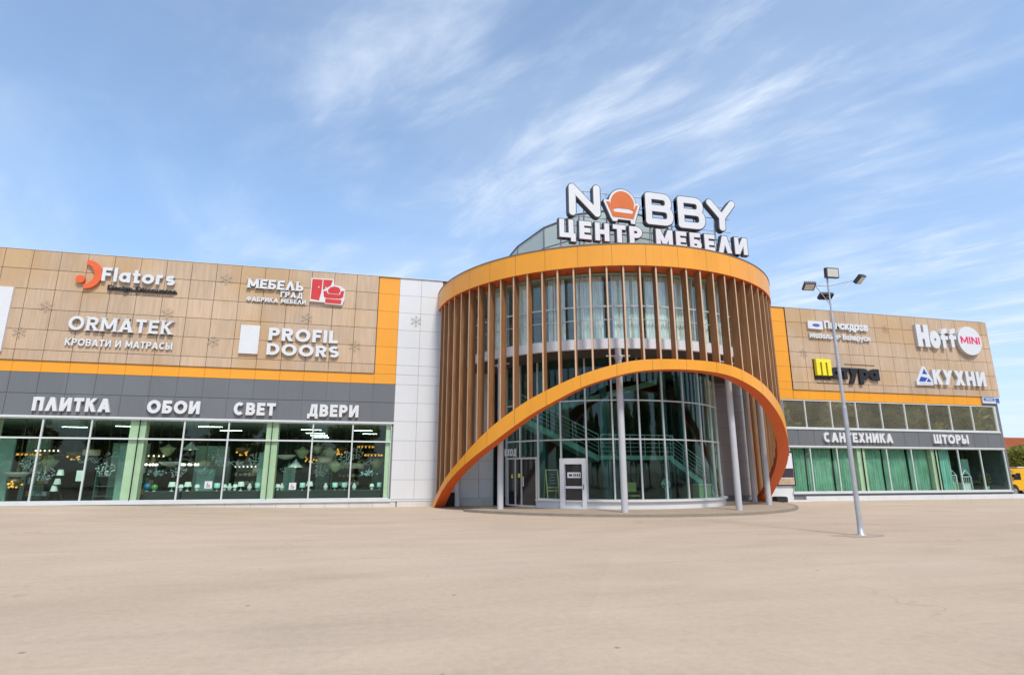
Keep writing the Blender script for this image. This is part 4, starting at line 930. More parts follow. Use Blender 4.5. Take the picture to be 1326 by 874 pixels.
flood((PX+.10, PY-.10, 7.36), .47, .30, 6, 4, -3)
flood((PX-.03, PY+.12, 6.72), .40, .22, -58, 172)
flood((12.12, PY-.05, 6.90), .32, .26, 55, -20, 4)
flood((13.97, PY-.05, 7.26), .32, .28, 50, 20, -10)
m = MB()
for k in range(3): pass
v = [(PX + (.55+.12*math.sin(3*t_)+.07*math.sin(7*t_+1))*1.25*math.cos(t_), PY + (.42+.08*math.sin(2*t_+1))*math.sin(t_), .006) for t_ in [2*math.pi*i/40 for i in range(40)]]
m.add(v + [(PX, PY, .03)], [(i, (i+1) % 40, 40) for i in range(40)], 0, True); tag(m.build('sand_patch', 'paving'), kind='structure')
# ---------------------------------------------------------------- showroom: chandeliers
CEIL = 4.03
def rod(x, y, z): return MB().tube((x, y, z), (x, y, CEIL), .008, n=5)
PROTO = {}
def chandelier(kind, x, y, z, label, s=1.0):
    if kind in PROTO:
        o = copy_tree(PROTO[kind])
    else:
        o = empty('chandelier', (0, 0, 0)); PROTO[kind] = o; a = MB(); b = MB(); c = MB()
        if kind == 'ring':
            for i in range(14):
                t0, t1 = R_(360/14*i), R_(360/14*(i+1)); a.tube((.34*math.cos(t0), .34*math.sin(t0), 0), (.34*math.cos(t1), .34*math.sin(t1), 0), .016, n=5)
                b.ball((.34*math.cos(t0), .34*math.sin(t0), -.05), .035, 6)
            for k in (0, 1): a.tube((-.34 if k else 0, 0 if k else -.34, 0), (.34 if k else 0, 0 if k else .34, 0), .01, n=5)
            a.build('hoop', 'gold', o); b.build('bulb', 'amber_bulb', o)
        if kind == 'bowl':
            a.lathe((0, 0, 0), [(.02, -.16), (.22, -.12), (.38, 0), (.39, .02), (.36, .01), (.2, -.08)], 16).build('shade', 'shade_white', o); b.lathe((0, 0, 0), [(.02, .0), (.05, .1), (.01, .2)], 8).build('stem', 'brass_dark', o)
        if kind == 'dome':
            a.lathe((0, 0, 0), [(.01, -.26), (.12, -.2), (.24, -.04), (.28, .06), (.12, .12), (.03, .2)], 14).build('shade', 'shade_green', o)
            for i in range(12): t = R_(30*i); b.ball((.27*math.cos(t), .27*math.sin(t), .05), .03, 6)
            b.build('bead', 'gold', o)
        if kind == 'amber':
            for i in range(16): t = random.uniform(0, 6.28); r = random.uniform(.05, .28); a.ball((r*math.cos(t), r*math.sin(t), random.uniform(-.16, .14)), .04, 6)
            a.build('bulb', 'amber_bulb', o); b.lathe((0, 0, 0), [(.03, -.14), (.2, -.02), (.26, .1), (.02, .16)], 12).build('frame', 'brass_dark', o)
        if kind == 'crystal':
            for i in range(70): t = random.uniform(0, 6.28); z_ = random.uniform(-.26, .2); r = .30*(1 - abs(z_+.02)*2.2)*random.uniform(.6, 1) + .03; a.ball((r*math.cos(t), r*math.sin(t), z_), random.uniform(.018, .034), 5)
            a.build('bead', 'glass_bead', o); b.lathe((0, 0, 0), [(.02, -.2), (.03, .2), (.01, .26)], 8).build('stem', 'alu', o)
        if kind == 'strip':
            for k in range(3): a.cbox((.05*k-.05, .1*k, -.1*k), .9, .03, .03); 
            a.build('bar', 'brass_dark', o)
            for k in range(6): b.ball((-.4+.16*k, 0, -.05), .035, 6)
            b.build('bulb', 'white_bulb', o)
        if kind == 'bulbs':
            for i in range(8): t = R_(45*i); b.ball((.28*math.cos(t), .28*math.sin(t), -.03), .055, 6); a.tube((0, 0, .1), (.28*math.cos(t), .28*math.sin(t), 0), .01, n=5)
            a.build('arm', 'brass_dark', o); b.build('bulb', 'white_bulb', o)
        if kind == 'cluster':
            for i in range(26): t = random.uniform(0, 6.28); r = random.uniform(0, .34); b.lathe((r*math.cos(t), r*math.sin(t), random.uniform(-.1, .1)), [(.001, -.04), (.05, 0), (.001, .04)], 6)
            b.build('petal', 'shade_teal', o); a.lathe((0, 0, 0), [(.02, -.05), (.02, .2)], 6).build('stem', 'alu', o)
        if kind == 'cone':
            a.lathe((0, 0, 0), [(.30, -.14), (.28, -.13), (.05, .1), (.02, .16)], 14).build('shade', 'shade_white', o); b.ball((0, 0, -.1), .06, 8).build('bulb', 'white_bulb', o)
        if kind == 'drum':
            a.lathe((0, 0, 0), [(.001, -.1), (.27, -.1), (.27, .1), (.25, .1), (.25, -.08)], 18).build('shade', 'shade_beige', o); b.lathe((0, 0, 0), [(.275, .085), (.28, .1), (.27, .11)], 18).build('rim', 'gold', o)
        if kind == 'wave':
            for k in range(2): 
                pts = [(-.5 + .05*i, .06*k, .09*math.sin(.6*i + 2*k)) for i in range(21)]
                for p, q in zip(pts, pts[1:]): a.tube(p, q, .014, n=5)
            a.build('tube', 'alu_pale', o); b.tube((0, 0, 0), (0, 0, .15), .02, n=6).build('stem', 'alu', o)
    o.location = (x, y, z); o.rotation_euler = (0, 0, random.uniform(0, 3)); o.scale = (1.3, 1.3, 1.3)
    if kind in ('strip', 'wave'): o.rotation_euler = (0, 0, random.uniform(-.4, .4))
    tag(o, label, 'chandelier', 'chandeliers in the shop window')
    for ch_ in list(o.children):
        if ch_.name.startswith('rod'): bpy.data.objects.remove(ch_)
    r = MB().tube((x, y, z+.1), (x, y, CEIL), .009, n=5).build('rod', 'brass_dark', o)
    if o.rotation_euler.z: r.data.transform(__import__('mathutils').Matrix.Identity(4))
    return o
LAM = [
('ring',-15.96,32.62,2.53,'gold hoop chandelier behind the leftmost window pane, high up'),
('bowl',-15.58,31.22,1.61,'white glass bowl lamp low behind the leftmost window pane'),
('amber',-15.51,31.02,1.17,'small amber lit lamp lowest behind the leftmost window pane'),
('crystal',-14.70,31.62,1.61,'crystal bead lamp hanging left of the three cone floor lamp'),
('amber',-14.06,32.62,2.44,'amber lit chandelier above the three cone floor lamp'),
('strip',-15.24,32.62,2.72,'bar of small white bulbs hung high at the far left'),
('crystal',-12.07,31.22,1.81,'big crystal chandelier left of the first pale green pillar'),
('strip',-10.53,32.12,2.49,'bar of white bulbs close to the first pale green pillar, right side'),
('bulbs',-10.45,31.62,2.04,'white globe bulb chandelier above the blue and green balls, middle height'),
('bowl',-9.66,32.12,2.12,'shallow glass bowl lamp under the first letter of ОБОИ'),
('cluster',-10.07,31.62,1.60,'teal petal cluster lamp just above the blue and green balls'),
('cone',-8.83,32.12,2.92,'white cone pendant hung highest under the word ОБОИ'),
('bulbs',-8.67,31.82,2.05,'lit globe bulb chandelier in the middle under the word ОБОИ'),
('drum',-8.06,32.12,2.05,'beige drum lamp directly above the first wheelchair sticker'),
('amber',-6.26,31.42,2.67,'big amber lit chandelier under the word СВЕТ'),
('wave',-6.87,31.62,2.05,'silver wave shaped lamp left of the big amber chandelier'),
('strip',-6.27,32.62,1.99,'low bar of white bulbs below the big amber chandelier'),
('bowl',-4.23,31.62,2.47,'wide glass bowl lamp right of the second pale green pillar'),
('dome',-3.46,31.82,2.66,'green and gold dome lamp at upper left of the window under ДВЕРИ'),
('cone',-3.67,31.22,2.07,'pale cone pendant directly above the second wheelchair sticker'),
('dome',-2.81,32.62,2.86,'small gold beaded dome lamp just right of the mullion under ДВЕРИ'),
('dome',-2.13,32.12,2.66,'gold beaded dome lamp in the middle pane under ДВЕРИ, upper row'),
('drum',-2.30,31.62,2.24,'beige drum lamp in the middle pane under ДВЕРИ'),
('dome',-1.75,31.42,1.98,'large green dome lamp lowest in the middle pane under ДВЕРИ'),
('bowl',-1.34,32.02,2.09,'flat white bowl lamp left of the last mullion, below a crystal lamp'),
('crystal',-1.24,31.62,2.41,'crystal bead chandelier left of the last mullion of the left wing'),
('drum',-.66,31.62,1.96,'beige drum lamp with gold rim in the last pane of the left wing'),
('ring',-.30,32.62,3.04,'gold hoop chandelier highest in the last pane of the left wing'),
('ring',.13,31.82,2.58,'gold hoop chandelier near the third pale green pillar'),
('wave',0.0,31.62,2.12,'silver wave shaped lamp in the last pane of the left wing'),
('cluster',-.05,31.22,1.61,'teal petal cluster lamp lowest in the last pane of the left wing')]
LAM += [
('crystal', -15.5, 31.9, 2.15, 'crystal bead lamp above the white bowl in the leftmost pane'), ('dome', -14.9, 32.3, 2.1, 'green beaded dome lamp left of the second mullion, middle height'), ('wave', -13.3, 32.2, 2.2, 'silver wave shaped lamp right of the three cone floor lamp'), ('drum', -13.0, 31.8, 2.55, 'beige drum lamp high behind the third mullion from the left'),
('cluster', -12.0, 32.1, 2.5, 'teal petal cluster lamp high left of the first pale green pillar'), ('bulbs', -11.5, 32.4, 2.25, 'globe bulb chandelier just left of the first pale green pillar'), ('crystal', -9.3, 32.3, 1.75, 'crystal bead lamp low behind the glass left of the mullion under ОБОИ'), ('dome', -9.95, 32.5, 2.75, 'green beaded dome lamp highest beside the first pale green pillar'),
('crystal', -7.55, 32.2, 2.5, 'crystal bead lamp high above the first wheelchair sticker'), ('cluster', -7.9, 31.6, 1.7, 'teal petal cluster lamp low above the first wheelchair sticker'), ('crystal', -5.7, 32.0, 2.3, 'crystal bead lamp right of the big amber chandelier'), ('drum', -5.4, 31.7, 1.75, 'beige drum lamp low beside the second pale green pillar'),
('crystal', -4.1, 32.2, 1.8, 'crystal bead lamp low right of the second pale green pillar'), ('amber', -3.0, 32.2, 2.35, 'amber lit lamp left of the mullion under ДВЕРИ'), ('crystal', -2.5, 32.0, 1.75, 'crystal bead lamp low in the middle pane under ДВЕРИ'), ('amber', -1.6, 32.3, 2.75, 'amber lit lamp high in the middle pane under ДВЕРИ'), ('crystal', -.75, 32.2, 2.65, 'crystal bead lamp right of the last mullion, upper row'), ('dome', .35, 31.9, 2.1, 'green beaded dome lamp beside the third pale green pillar')]
for k, x, y, z, lb in LAM: chandelier(k, x, y, z, lb)
# ceiling strip lights
CLT = [(-3.4, 34.7, 1.12), (-3.42, 37.7, 1.15), (-3.4, 40.0, 1.13), (-3.45, 42.4, 1.1), (-.52, 34.65, 1.06), (-.15, 37.6, .9), (-8.4, 33.6, 1.2), (-8.0, 36.5, 1.2), (-12.5, 34.2, 1.2), (-15.5, 35.5, 1.2)]
names_ = ['nearest the glass, left of the mullion', 'second from the glass, left group', 'third from the glass, left group', 'farthest from the glass, left group', 'nearest the glass, right pane', 'farther back, right pane', '', '', '', '']
lab_ = {6: 'added white ceiling strip light behind the transom under the word ОБОИ, near one', 7: 'added white ceiling strip light under the word ОБОИ, far one', 8: 'added white ceiling strip light left of the first pale green pillar', 9: 'added white ceiling strip light over the leftmost bays'}  # extra lights, added to brighten the dark showroom
m0 = None
for q_, ((x, y, ln), nm) in enumerate(zip(CLT, names_)):
    y = min(y, D+12.5)
    o = empty('ceiling_light', (x, y, CEIL)); tag(o, lab_.get(q_) or 'white ceiling strip light behind the transom under ДВЕРИ, ' + nm, 'ceiling light', 'ceiling strip lights in the left showroom')
    MB().box(x-ln/2, x+ln/2, y-.05, y+.05, CEIL-.035, CEIL).build('housing', 'alu_pale', o); MB().box(x-ln/2+.02, x+ln/2-.02, y-.035, y+.035, CEIL-.045, CEIL-.034).build('tube', 'tube_light', o)
# long counters with table lamps
for x0, x1, lb in ((-10.05, -8.55, 'dark display counter behind the glass under the first letters of ОБОИ'), (-8.45, -5.05, 'long dark display counter left of the second pale green pillar'), (-4.35, .62, 'long dark display counter behind the glass under ДВЕРИ')):
    o = empty('display_counter', ((x0+x1)/2, D+1, .34)); tag(o, lb, 'counter', 'display counters in the left showroom')
    MB().box(x0, x1, D+.72, D+1.35, .40, .74).build('body', 'cabinet_dark', o); MB().box(x0-.02, x1+.02, D+.70, D+1.37, .741, .78).build('top', 'interior_dark', o); MB().box(x0+.04, x1-.04, D+.78, D+1.3, .341, .399).build('foot', 'rubber', o)
TL = {}
def table_lamp(kind, x, z, label):
    if kind in TL: o = copy_tree(TL[kind])
    else:
        o = empty('table_lamp'); TL[kind] = o; a, b = MB(), MB()
        if kind == 'tall': a.lathe((0,0,0), [(.09, 0), (.09, .02), (.02, .05), (.015, .2)], 12).build('base', 'porcelain', o); b.lathe((0,0,0), [(.17, .20), (.12, .42), (.115, .42), (.165, .2)], 16).build('lamp_shade', 'shade_white', o)
        if kind == 'round': a.lathe((0,0,0), [(.05, 0), (.08, .06), (.07, .12), (.02, .16)], 12).build('base', 'porcelain', o); b.lathe((0,0,0), [(.12, .15), (.08, .30), (.075, .3), (.115, .15)], 14).build('lamp_shade', 'shade_white', o)
        if kind == 'teal': a.lathe((0,0,0), [(.07, 0), (.03, .03), (.02, .16)], 10).build('base', 'alu', o); b.lathe((0,0,0), [(.13, .14), (.13, .36), (.125, .36), (.125, .14)], 16).build('lamp_shade', 'shade_teal', o)
        if kind == 'vase': a.lathe((0,0,0), [(.05, 0), (.10, .10), (.11, .18), (.05, .28), (.06, .34)], 14).build('body', 'porcelain', o); b.lathe((0,0,0), [(.055, .335), (.06, .35), (.05, .352)], 12).build('rim', 'gold', o)
    o.location = (x, D+1.0, z); return tag(o, label, 'lamp' if kind != 'vase' else 'vase', 'lamps on the display counters')
for k, x, lb in (('tall', -8.99, 'taller white lamp with porcelain base at the left of the counter under ОБОИ'), ('tall', -8.32, 'tall white shaded lamp left of the first wheelchair sticker'), ('round', -8.61, 'small white lamp just right of the mullion under ОБОИ'), ('round', -7.91, 'small round based lamp nearest the left of the first wheelchair sticker'), ('teal', -7.05, 'teal drum lamp partly behind the first wheelchair sticker'), ('round', -6.72, 'small white lamp in the pane under СВЕТ, leftmost of four'), ('vase', -6.50, 'pale vase in the pane under СВЕТ, second of four'), ('round', -6.26, 'small white lamp in the pane under СВЕТ, third of four'), ('tall', -6.0, 'tall white lamp in the pane under СВЕТ, tallest of the row'), ('vase', -5.61, 'pale vase between the tall lamp and a teal drum lamp under СВЕТ'), ('teal', -5.24, 'teal drum lamp beside the second pale green pillar, left side'),
    ('vase', -4.15, 'pale vase left of the second wheelchair sticker'), ('round', -4.33, 'small white lamp right of the second pale green pillar'), ('teal', -3.2, 'teal drum lamp just right of the second wheelchair sticker'), ('tall', -2.87, 'tall white lamp on the mullion line under ДВЕРИ'), ('vase', -2.11, 'pale vase in the middle pane under ДВЕРИ, left one'), ('teal', -1.67, 'teal drum lamp in the middle pane under ДВЕРИ'), ('teal', -1.21, 'teal drum lamp close to the last mullion under ДВЕРИ'), ('vase', -.74, 'pale vase in the last pane under ДВЕРИ'), ('round', .12, 'small white lamp in the last pane under ДВЕРИ'), ('teal', .5, 'teal drum lamp beside the third pale green pillar')):
    table_lamp(k, x, .78, lb)
for x, r, mt, lb in ((-10.02, .17, 'ball_blue', 'glossy blue ball lamp right of the first pale green pillar'), (-9.72, .14, 'ball_green', 'glossy green ball lamp beside the blue ball')):
    o = empty('ball_lamp', (x, D+1, .78)); tag(o, lb, 'lamp'); MB().ball((x, D+1, .78+.03+r), r, 16).build('globe', mt, o); MB().lathe((x, D+1, .78), [(.08, 0), (.08, .02), (.03, .05)], 12).build('base', 'alu', o)
o = empty('floor_lamp', (-13.95, D+1.6, .34)); tag(o, 'floor lamp with three white cones on a slanted tripod stem in the left window', 'floor lamp')
m = MB(); y_ = D+1.6
for dx, dy in ((-.35, -.2), (.35, -.1), (0, .35)): m.tube((-13.95+dx, y_+dy, .34), (-13.93, y_, 1.2), .014, n=6)
m.tube((-13.93, y_, 1.2), (-13.86, y_, 1.9), .014, n=6); m.build('tripod', 'sign_dark', o)
for x, z in ((-13.84, 1.62), (-13.90, 1.22), (-13.98, .92)): MB().lathe((x, y_-.1, z-.12), [(.15, 0), (.10, .26), (.09, .26), (.14, 0)], 14).build('lamp_shade', 'shade_white', o)
o = tag(MB().box(-12.9, -12.62, D+.8, D+.83, 1.25, 1.72).build('price_card', 'shade_white'), 'pale rectangular card standing behind the second mullion from the left', 'card')
o.parent = None
# showroom stands in the left bays
def shelf(x0, x1, y, z1, label, n=4, mt='interior_green'):
    o = empty('display_rack', ((x0+x1)/2, y, .34)); tag(o, label, 'rack', 'racks at the back of the showrooms')
    for x in (x0, x1-.04): MB().box(x, x+.04, y, y+.4, .345, z1).build('side_panel', mt, o)
    for i in range(n): z = .5 + (z1-.6)*i/max(1, n-1); MB().box(x0+.041, x1-.041, y+.01, y+.39, z, z+.03).build('shelf', mt, o)
    return o
shelf(-13.0, -11.9, D+3.0, 2.0, 'tall green rack at the back, left of the crystal chandelier')
shelf(-8.2, -7.2, D+3.6, 2.1, 'tall green rack at the back behind the first wheelchair sticker'); shelf(-3.2, -2.0, D+3.4, 2.2, 'wide green rack at the back under ДВЕРИ')
BOXC = ['shade_white', 'shade_teal', 'shade_beige', 'gold', 'shade_green', 'porcelain', 'poster_warm', 'interior_pale']
for (x0, x1, y, z1, lb) in ((-16.0, -14.9, D+3.2, 2.3, 'stocked rack at the back of the leftmost bay'), (-11.6, -10.5, D+3.6, 2.2, 'stocked rack at the back beside the first pale green pillar'), (-6.9, -5.3, D+3.3, 2.0, 'stocked rack at the back under СВЕТ'), (-1.7, -.4, D+3.2, 1.9, 'stocked rack at the back near the last mullion')):
    o = shelf(x0, x1, y, z1, lb, 4, 'cabinet_dark')
    for i in range(4):
        z = .53 + (z1-.6)*i/3; x = x0 + .08
        while x < x1 - .3:
            wd = random.uniform(.1, .24); hh = random.uniform(.1, .32); MB().box(x, x+wd, y+.05, y+.3, z+.001, z+hh).build('stock_item', random.choice(BOXC), o); x += wd + random.uniform(.02, .12)
# ---------------------------------------------------------------- right wing curtains and displays
def curtain(x0, x1, z0, z1, y, mt, label, amp=.06, wl=.17):
    n = int((x1-x0)/.035); m = MB(); ph = random.uniform(0, 6)
    f = lambda x, z: y + amp*math.sin(2*math.pi*x/wl + ph + .6*math.sin(x*2.1)) + .03*math.sin(x*3+z)
    for off, rev in ((0, 0), (.012, 1)):
        v = []
        for i in range(n+1):
            x = x0 + (x1-x0)*i/n; v += [(x, f(x, 0)+off, z0), (x, f(x, 1)+off, (z0+z1)/2), (x, f(x, 0)*.5+y*.5+off, z1)]
        fc = []
        for i in range(n):
            for j in (0, 1): q = (3*i+j, 3*i+3+j, 3*i+4+j, 3*i+1+j); fc.append(q[::-1] if rev else q)
        m.add(v, fc, 0, True)
    return tag(m.build('curtain', mt), label, 'curtain', 'curtains in the right wing windows' if z1 < 4 else 'sheer curtains in the tower')
for x0, x1, mt, lb in ((24.1, 25.42, 'curtain_green', 'green pleated curtain in the window beside the poster'), (25.55, 27.3, 'curtain_green', 'green pleated curtain left of the lamp post, under the first letters of САНТЕХНИКА'), (27.48, 28.85, 'curtain_green', 'green pleated curtain just left of the narrow yellow green pillar'), (29.58, 30.98, 'curtain_green', 'green pleated curtain right of the first narrow yellow green pillar'), (31.12, 32.85, 'curtain_green', 'green pleated curtain under the end of САНТЕХНИКА'), (33.0, 34.5, 'curtain_green', 'green pleated curtain left of the second narrow yellow green pillar'), (35.5, 36.35, 'curtain_pale', 'pale turquoise curtain drawn aside under ШТОРЫ')):
    curtain(x0, x1, .50, 3.10, D+.42, mt, lb)
o = empty('bed', (36.4, D+1.6, .44)); tag(o, 'low bed with white cover in the window under ШТОРЫ', 'bed'); MB().box(35.9, 37.0, D+.9, D+2.4, .445, .72).build('base', 'interior_pale', o); MB().box(35.88, 37.02, D+.88, D+2.4, .721, 1.05).build('mattress', 'shade_teal', o, .05)
def toy_house(x0, x1, y, zb, zr, label):
    o = empty('house_bed', ((x0+x1)/2, y, .44)); tag(o, label, 'bed frame', 'house shaped bed frames'); xm = (x0+x1)/2; m = MB()
    for x in (x0, x1): m.tube((x, y, .44), (x, y, zb), .035, n=6)
    m.tube((x0, y, zb), (xm, y, zr), .035, n=6); m.tube((x1, y, zb), (xm, y, zr), .035, n=6); m.tube((x0, y, zb), (x1, y, zb), .03, n=6); m.build('frame', 'shade_white', o)
    m = MB(); k = 5
    for i in range(k): x = x0 + (x1-x0)*(i+.5)/k; m.tube((x, y, .9), (x, y, zb-.05), .018, n=5)
    m.build('bars', 'shade_white', o); MB().box(x0+.04, x1-.04, y+.05, y+1.2, .445, .95).build('bed_base', 'shade_green' if x0 < 37.2 else 'shade_white', o)
toy_house(36.85, 37.4, D+1.0, 1.45, 1.75, 'small house shaped bed frame with olive base, left of two'); toy_house(37.55, 38.35, D+.8, 1.35, 1.78, 'larger white house shaped bed frame, right of two')
o = empty('potted_plant', (39.6, D+.9, .44)); tag(o, 'bushy green plant in a pot in the last window of the right wing', 'plant')
MB().lathe((39.6, D+.9, .445), [(.14, 0), (.19, .3), (.17, .3)], 12).build('pot', 'interior_pale', o)
m = MB()
for i in range(420):
    t, u = random.uniform(0, 6.28), random.uniform(-1, 1); r = .42*random.random()**.4; q = Vector((39.6 + r*math.cos(t)*math.sqrt(1-u*u), D+.9 + .8*r*math.sin(t)*math.sqrt(1-u*u), 1.2 + 1.2*r*u)); a = Vector((random.gauss(0, 1), random.gauss(0, 1), random.gauss(0, 1))).normalized()*.06; b_ = a.orthogonal().normalized()*.03
    m.add([q-a, q+b_, q+a, q-b_], [(0, 1, 2, 3)])
m.build('foliage', 'leaf_green', o); MB().tube((39.6, D+.9, .7), (39.6, D+.9, 1.2), .025, n=6).build('stem', 'bark', o)
MB().box(38.75, 39.35, D+1.6, D+1.65, 1.5, 2.5).build('picture', 'shade_teal').name = 'hanging_textile'
tag(bpy.data.objects['hanging_textile'], 'turquoise textile hung behind the last window of the right wing', 'textile')
MB().box(38.9, 39.1, D+1.62, D+1.64, 2.5, 6.0-2.85).build('hanger', 'sign_dark', bpy.data.objects['hanging_textile'])
# ---------------------------------------------------------------- tower: sheers and hall furniture
SH = [(-78, -71), (-62, -57), (-49, -45), (-38, -32.5), (-29, -20.5), (-17.5, -9.5), (-7.5, 1.5), (3, 9), (11.5, 15.5), (19.5, 23), (28, 32), (37, 41), (47, 52)]
for i, (a0, a1) in enumerate(SH):
    n = int((a1-a0)*3); m = MB()
    for off, rev in ((0, 0), (-.015, 1)):
        v = []
        for j in range(n+1):
            a = a0 + (a1-a0)*j/n; r = 7.93 + .05*math.sin(j*1.9) + off; v += [P(r, a, 7.14), P(r, a, 10.0)]
        m.add(v, [(2*j, 2*j+2, 2*j+3, 2*j+1)[::-1 if rev else 1] for j in range(n)], 0, True)
    tag(m.build('curtain', 'curtain_sheer'), 'pale sheer curtain panel behind the upper tower glazing, %s from the left' % ['first', 'second', 'third', 'fourth', 'fifth', 'sixth', 'seventh', 'eighth', 'ninth', 'tenth', 'eleventh', 'twelfth', 'thirteenth'][i], 'curtain', 'sheer curtains in the tower')
o = empty('side_chair', (12.05, 25.6, .12)); tag(o, 'yellow backed chair inside the hall right of the front column', 'chair')
X, Y, Z = 12.05, 25.6, .12
MB().box(X-.24, X+.24, Y-.22, Y+.22, Z+.42, Z+.48).build('seat', 'yellow_fabric', o, .015); MB().box(X-.25, X+.25, Y+.2, Y+.26, Z+.62, Z+1.05).build('backrest', 'yellow_fabric', o, .015)
for dx in (-.21, .21):
    for dy in (-.19, .19): MB().tube((X+dx, Y+dy, Z), (X+dx, Y+dy, Z+.425), .015, n=6).build('leg', 'sign_dark', o)
    MB().tube((X+dx, Y+.21, Z+.45), (X+dx, Y+.23, Z+.66), .015, n=6).build('back_post', 'sign_dark', o)
o = empty('standing_fan', (13.55, 25.3, .12)); tag(o, 'round headed standing fan inside the hall behind the curved glass', 'fan')
X, Y, Z = 13.55, 25.3, .12
MB().tube((X, Y, Z), (X, Y, Z+.9), .02, n=8).lathe((X, Y, Z), [(.2, 0), (.2, .03), (.03, .05)], 14).build('stand', 'shade_white', o)
m = MB()
for i in range(20): t0, t1 = R_(18*i), R_(18*i+18); m.tube((X+.21*math.cos(t0), Y-.06, Z+.98+.21*math.sin(t0)), (X+.21*math.cos(t1), Y-.06, Z+.98+.21*math.sin(t1)), .012, n=5); m.tube((X, Y-.09, Z+.98), (X+.21*math.cos(t0), Y-.06, Z+.98+.21*math.sin(t0)), .004, n=4)
m.build('grille', 'shade_teal', o)
for k in range(3): t = R_(120*k+20); MB().add([(X, Y-.04, Z+.98), (X+.19*math.cos(t), Y-.05, Z+.98+.19*math.sin(t)), (X+.19*math.cos(t+.7), Y-.03, Z+.98+.19*math.sin(t+.7))], [(0, 1, 2), (2, 1, 0)]).build('blade', 'shade_white', o)
MB().tube((X, Y-.07, Z+.98), (X, Y+.08, Z+.98), .05, n=10).build('motor', 'shade_white', o)
o = empty('reception_desk', (16.6, 27.1, .12)); tag(o, 'pale desk at the right end of the hall behind the glass', 'desk'); MB().box(16.1, 17.1, 26.6, 27.2, .121, 1.0).build('body', 'shade_green', o); MB().box(16.05, 17.15, 26.55, 27.25, 1.001, 1.05).build('top', 'shade_white', o)
# ---------------------------------------------------------------- right edge: van, house, trees
VX, VY = 43.35, 32.2
o = empty('delivery_van', (VX, VY, 0)); tag(o, 'yellow van parked beyond the right corner of the building', 'van')
prof = [(0, .45), (.05, .95), (.15, 1.04), (.75, 1.16), (1.3, 1.78), (1.5, 1.90), (5.0, 1.94), (5.2, 1.7), (5.25, .45), (4.62, .42)] + arc_pts(4.2, .42, .40, .40, 0, 180, 10) + [(3.78, .40), (1.42, .40)] + arc_pts(1.0, .42, .40, .40, 0, 180, 10) + [(.58, .42)]
m = MB(); m.prism([(VX+x, z) for x, z in prof[::-1]][::-1], VY, VY+1.9, 0, 0); bd = m.build('body', 'van_yellow', o, .03)
m = MB(); m.prism([(VX+1.05, 1.12), (VX+1.75, 1.12), (VX+1.75, 1.58), (VX+1.36, 1.58)], VY-.012, VY+.02, 0, 0); m.build('side_window', 'van_glass', o)
m = MB(); m.add([(VX+.79, VY+.12, 1.2), (VX+.79, VY+1.78, 1.2), (VX+1.27, VY+1.7, 1.76), (VX+1.27, VY+.2, 1.76)], [(0, 3, 2, 1), (0, 1, 2, 3)]); m.v = [(a-.015, b, c+.012) for a, b, c in m.v]; m.build('windscreen', 'van_glass', o)
MB().box(VX+1.75, VX+5.0, VY+.1, VY+1.8, 1.945, 2.02).build('roof_box', 'sign_white', o)
for x in (1.0, 4.2):
    for yy in (VY+.08, VY+1.82):
        wh = MB().tube((VX+x, yy-.1, .34), (VX+x, yy+.1, .34), .34, n=20).build('wheel', 'rubber', o); MB().tube((VX+x, yy-.106, .34), (VX+x, yy+.106, .34), .19, n=16).build('rim', 'chrome', wh)
for yy in (VY+.12, VY+1.48): MB().box(VX-.01, VX+.12, yy, yy+.3, .82, 1.0).build('headlight', 'headlight', o)
MB().box(VX+.95, VX+1.15, VY-.2, VY-.01, 1.3, 1.5).build('mirror', 'rubber', o); MB().box(VX+2.05, VX+2.2, VY-.02, VY, 1.05, 1.09).build('door_handle', 'rubber', o); MB().box(VX-.03, VX+.1, VY+.05, VY+1.85, .45, .65).build('bumper', 'rubber', o)
o = empty('house', (86, 62, 0)); tag(o, 'low house with steep orange tiled roof far beyond the right corner', 'house')
MB().box(76, 98, 60, 70, 0, 3.2).build('wall', 'house_wall', o)
m = MB(); m.add([(75.5, 59.4, 3.1), (98.5, 59.4, 3.1), (98.5, 65, 6.5), (75.5, 65, 6.5), (98.5, 70.6, 3.1), (75.5, 70.6, 3.1)], [(0, 1, 2, 3), (3, 2, 4, 5), (0, 3, 5), (1, 4, 2)])
for i in range(60): x = 75.6 + .38*i; m.tube((x, 59.4, 3.16), (x, 65, 6.55), .06, n=5)
m.build('roof', 'roof_orange', o)
for x in (78, 82, 86, 90, 94): f = MB().box(x, x+1.3, 59.95, 60.05, 1.2, 2.4).build('window', 'sign_white', o); MB().box(x+.1, x+1.2, 59.93, 59.96, 1.3, 2.3).build('pane', 'van_glass', f)
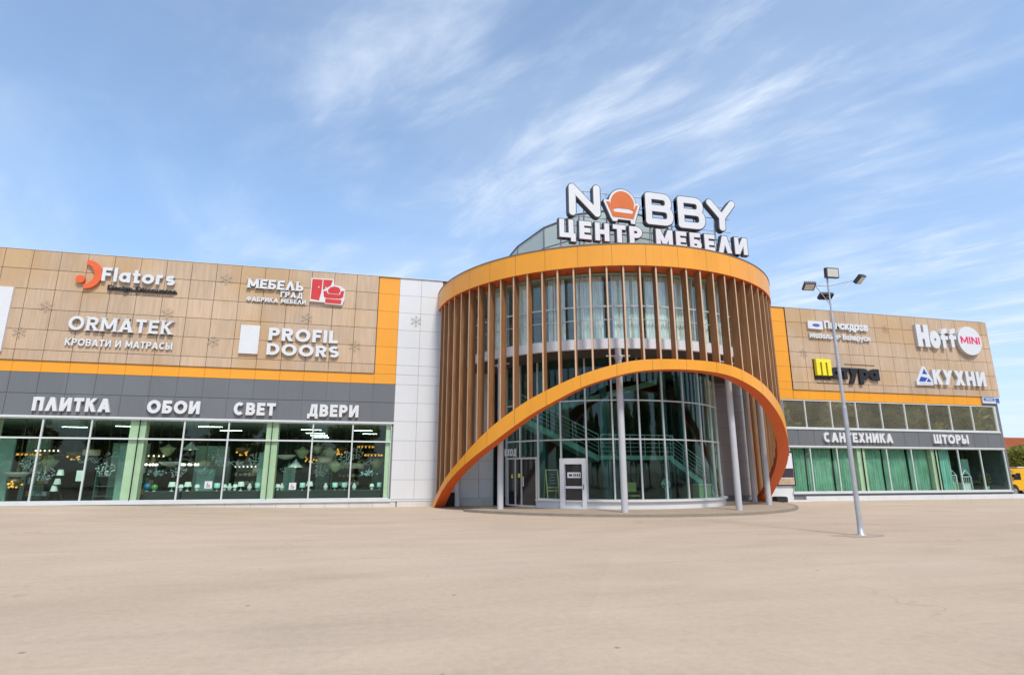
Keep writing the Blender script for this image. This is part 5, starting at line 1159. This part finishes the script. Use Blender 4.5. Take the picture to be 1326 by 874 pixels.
def tree_meshes(h, r, nleaf, leaf, mt, seed, ls=.28):
    rnd = random.Random(seed); t = MB(); cr = MB()
    t.tube((0, 0, 0), (.1, .05, h*.35), r*.075, r*.055, 9); t.tube((.1, .05, h*.35), (0, .1, h*.8), r*.055, r*.02, 8)
    lobes = []
    for i in range(13):
        a = rnd.uniform(0, 6.28); z = h*rnd.uniform(.30, .92); q = r*rnd.uniform(.25, .8)*(1.15 - abs(z/h-.55)*1.3); c = Vector((q*math.cos(a), q*math.sin(a), z)); lobes.append((c, r*rnd.uniform(.28, .5)))
        t.tube((.05, .05, h*rnd.uniform(.25, .5)), c, r*.025, r*.008, 5)
    for i in range(nleaf):
        c, rr = rnd.choice(lobes); d = Vector((rnd.gauss(0, 1), rnd.gauss(0, 1), rnd.gauss(0, 1))).normalized()*rr*rnd.random()**.35; p = c + d
        a = Vector((rnd.gauss(0, 1), rnd.gauss(0, 1), rnd.gauss(0, .6))).normalized()*ls*rnd.uniform(.6, 1.3); b_ = a.cross(Vector((rnd.gauss(0, 1), rnd.gauss(0, 1), rnd.gauss(0, 1)))).normalized()*ls*.5
        cr.add([p-a, p+b_, p+a, p-b_], [(0, 1, 2, 3)])
    return t, cr
def tree(x, y, h, r, nleaf, mt, label, seed, group, ls=.28):
    o = empty('tree', (0, 0, 0)); t, cr = tree_meshes(h, r, nleaf, None, mt, seed, ls); t.build('trunk', 'bark', o); cr.build('crown', mt, o); o.location = (x, y, 0); return tag(o, label, 'tree', group)
tree(62.5, 44.5, 3.9, 2.3, 5200, 'leaf_yellow', 'yellow green bushy tree in front of the orange roof at the right edge', 5, None, .2)
tree(71, 52, 3.4, 2.4, 3000, 'leaf_olive', 'olive green bush behind the yellow van at the right edge', 8, None, .2)
# across the lot, behind the camera: what the window glass mirrors
t0 = tree(20, -14, 12.5, 5.0, 2500, 'leaf_green', 'broad green tree across the lot mirrored in the shop windows', 21, 'trees mirrored in the windows', .55)
t1 = tree(27, -15, 11.0, 4.6, 2300, 'leaf_olive', 'olive green tree across the lot mirrored in the shop windows', 33, 'trees mirrored in the windows', .55)
k = 0
rt = random.Random(4)
for i in range(40):
    x = -75 + 7.4*i if i < 18 else 52 + 4.6*(i-18)
    if 95 < x < 98: continue
    src = t0 if i % 2 else t1; o = copy_tree(src); o.location = (x + rt.uniform(-1.5, 1.5), -15 + rt.uniform(-4, 4), 0); sc = rt.uniform(.72, 1.0) if x < 50 else rt.uniform(1.25, 1.5) if x < 91 or x > 101 else .8; o.scale = (sc, sc, sc*rt.uniform(.9, 1.05)); o.rotation_euler = (0, 0, rt.uniform(0, 6.28))
o = empty('apartment_block', (131, -40, 0)); tag(o, 'pale apartment block across the lot mirrored in the right upper windows', 'building')
MB().box(112, 150, -52, -40, 0, 24).build('wall', 'concrete_flat', o)
for i in range(11):
    for j in range(7): f = MB().box(113.5+3.3*i, 115.3+3.3*i, -40.0+.003, -39.93, 1.6+3.1*j, 3.2+3.1*j).build('window', 'sign_white', o); MB().box(113.6+3.3*i, 115.2+3.3*i, -39.93+.002, -39.9, 1.7+3.1*j, 3.1+3.1*j).build('pane', 'van_glass', f)
